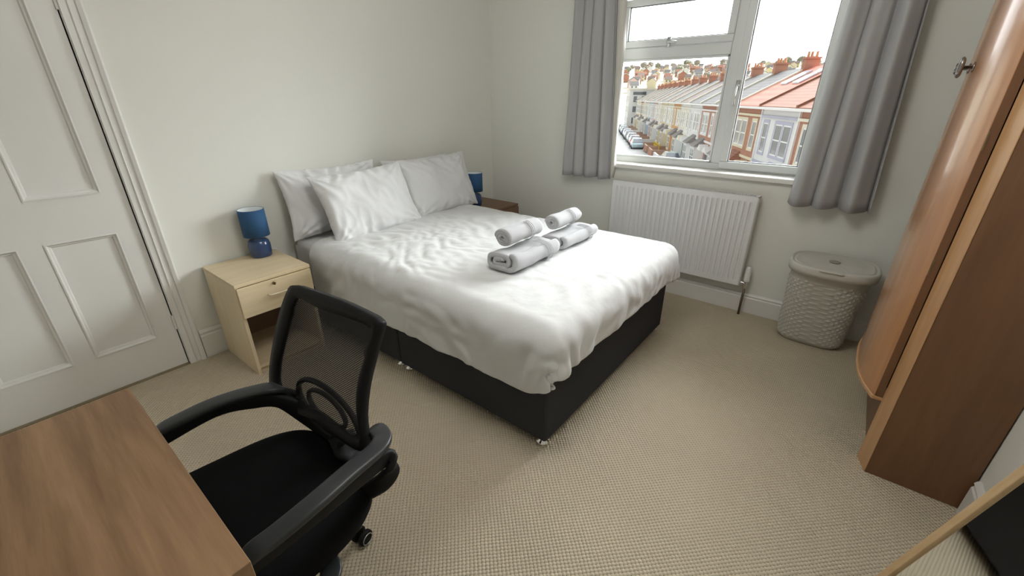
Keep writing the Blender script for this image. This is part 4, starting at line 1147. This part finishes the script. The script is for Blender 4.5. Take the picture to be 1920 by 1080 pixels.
for i in range(110):
    k = rnd.randrange(2); az = rnd.uniform(-3, 33); R_ = rnd.choice((640, 652, 600, 560, 470, 380)) if az > 14 else rnd.choice((650, 640, 640, 600, 500))
    loc = hill_pt(az, R_+rnd.uniform(-10, 10))
    if any((loc-q).length < 7.5 for q in OCC): continue
    OCC.append(loc)
    if k not in used: used.add(k); t_ = TR[k]; t_.location = loc
    else: t_ = dup(TR[k], loc)
    sc = rnd.uniform(.6, 1.25); t_.scale = (sc*rnd.uniform(.9, 1.4), sc*1.2, sc); t_.rotation_euler = (0, 0, rnd.uniform(0, 6))
# parked cars
def car(s, p, col, label, rot=PI, dark=False):
    r = bpy.data.objects.new('parked_car', None); C.objects.link(r); r.location = row_pt(s, p, -.10); r.rotation_euler = (0, 0, TH+rot)
    tag(r, label, 'car', 'cars parked along the street')
    cm = mat('car_paint_'+col[0], col[1], .25, coat=.8, metal=.1)
    sec = [(-2.05, .32, .62, .78), (-1.95, .25, .80, .80), (-1.2, .22, .92, .84), (-.3, .22, .95, .86), (.9, .22, .95, .86), (1.8, .22, .92, .84), (2.05, .3, .80, .78), (2.1, .35, .6, .7)]
    m = LB(); P = []
    for x, z0, z1, hw in sec: P.append([(x, -hw*.92, z0), (x, -hw, z0+.2), (x, -hw, z1-.12), (x, -hw*.86, z1), (x, hw*.86, z1), (x, hw, z1-.12), (x, hw, z0+.2), (x, hw*.92, z0)])
    m.grid(P, closed_v=True, cap=True); m.put('car_body', cm, r, smooth=True)
    m = LB(); P = []
    for x, z1, hw in ((-1.15, .93, .78), (-.45, 1.40, .62), (.1, 1.47, .62), (1.2, 1.42, .62), (1.85, .95, .74)): P.append([(x, -.78, .9), (x, -hw, z1), (x, hw, z1), (x, .78, .9)])
    m.grid(P, closed_v=True, cap=True); m.put('cabin_glass', PANE, r)
    m = LB(); m.grid([[(x, -.60, z) , (x, .60, z)] for x, z in ((-.42, 1.43), (.1, 1.495), (1.18, 1.45))]); o = m.put('roof', cm, r); md = o.modifiers.new('solid', 'SOLIDIFY'); md.thickness = .03
    for x in (-1.3, 1.3):
        for y in (-.80, .80):
            m = LB(); m.lathe([(.001, -.1), (.2, -.1), (.31, -.08), (.31, .08), (.2, .1), (.001, .1)], (x, y, .31), 20, 'y'); m.put('wheel', mat('tyre', (.03, .03, .03), .8), r, smooth=True)
    m = LB()
    for y in (-.6, .6): m.box(-2.09, -2.0, y-.14, y+.14, .62, .74)
    m.put('headlights', mat('headlamp', (.8, .82, .85), .2), r)
CARS = [(70.0, 6.0, ('pale_blue', (.45, .60, .68)), 'pale blue car, nearest of the parked line in the street'),
        (75.2, 6.1, ('red', (.62, .10, .12)), 'red car parked right behind the pale blue car'),
        (80.5, 6.1, ('silver', (.55, .57, .60)), 'silver car parked behind the red car'),
        (86.0, 6.0, ('grey', (.30, .32, .34)), 'grey car parked between the silver and the white cars'),
        (91.5, 6.1, ('white', (.78, .80, .80)), 'small white car in the middle of the parked line'),
        (97.0, 6.0, ('navy', (.08, .12, .22)), 'small navy car far along the parked line, behind the white one'),
        (103, 6.1, ('teal', (.20, .38, .40)), 'small teal car, second from the far end of the parked line'),
        (109, 6.0, ('light_grey', (.60, .62, .62)), 'smallest light grey car at the far end of the parked line')]
for c_ in CARS: car(c_[0], c_[1]+.85, *c_[2:])
car(52.0, 8.9, ('mint', (.48, .62, .62)), 'mint green car parked below, close to the white bay windows', PI)
# yellow railings in front of the cream house
yr = bpy.data.objects.new('yellow_railings', None); C.objects.link(yr); yr.location = row_pt(63, 9.2); yr.rotation_euler = (0, 0, TH); tag(yr, 'bright yellow railings on the pavement before the cream house', 'railings')
YM = mat('yellow_paint', (.75, .55, .05), .5)
m = LB()
for z in (.3, .65, 1.0): m.box(0, 5.5, -.04, .04, z-.05, z+.05)
m.put('rail', YM, yr)
m = LB()
for x in (0, .9, 1.8, 2.75, 3.7, 4.6, 5.45): m.box(x, x+.09, -.05, .05, 0, 1.1)
m.put('posts', YM, yr)
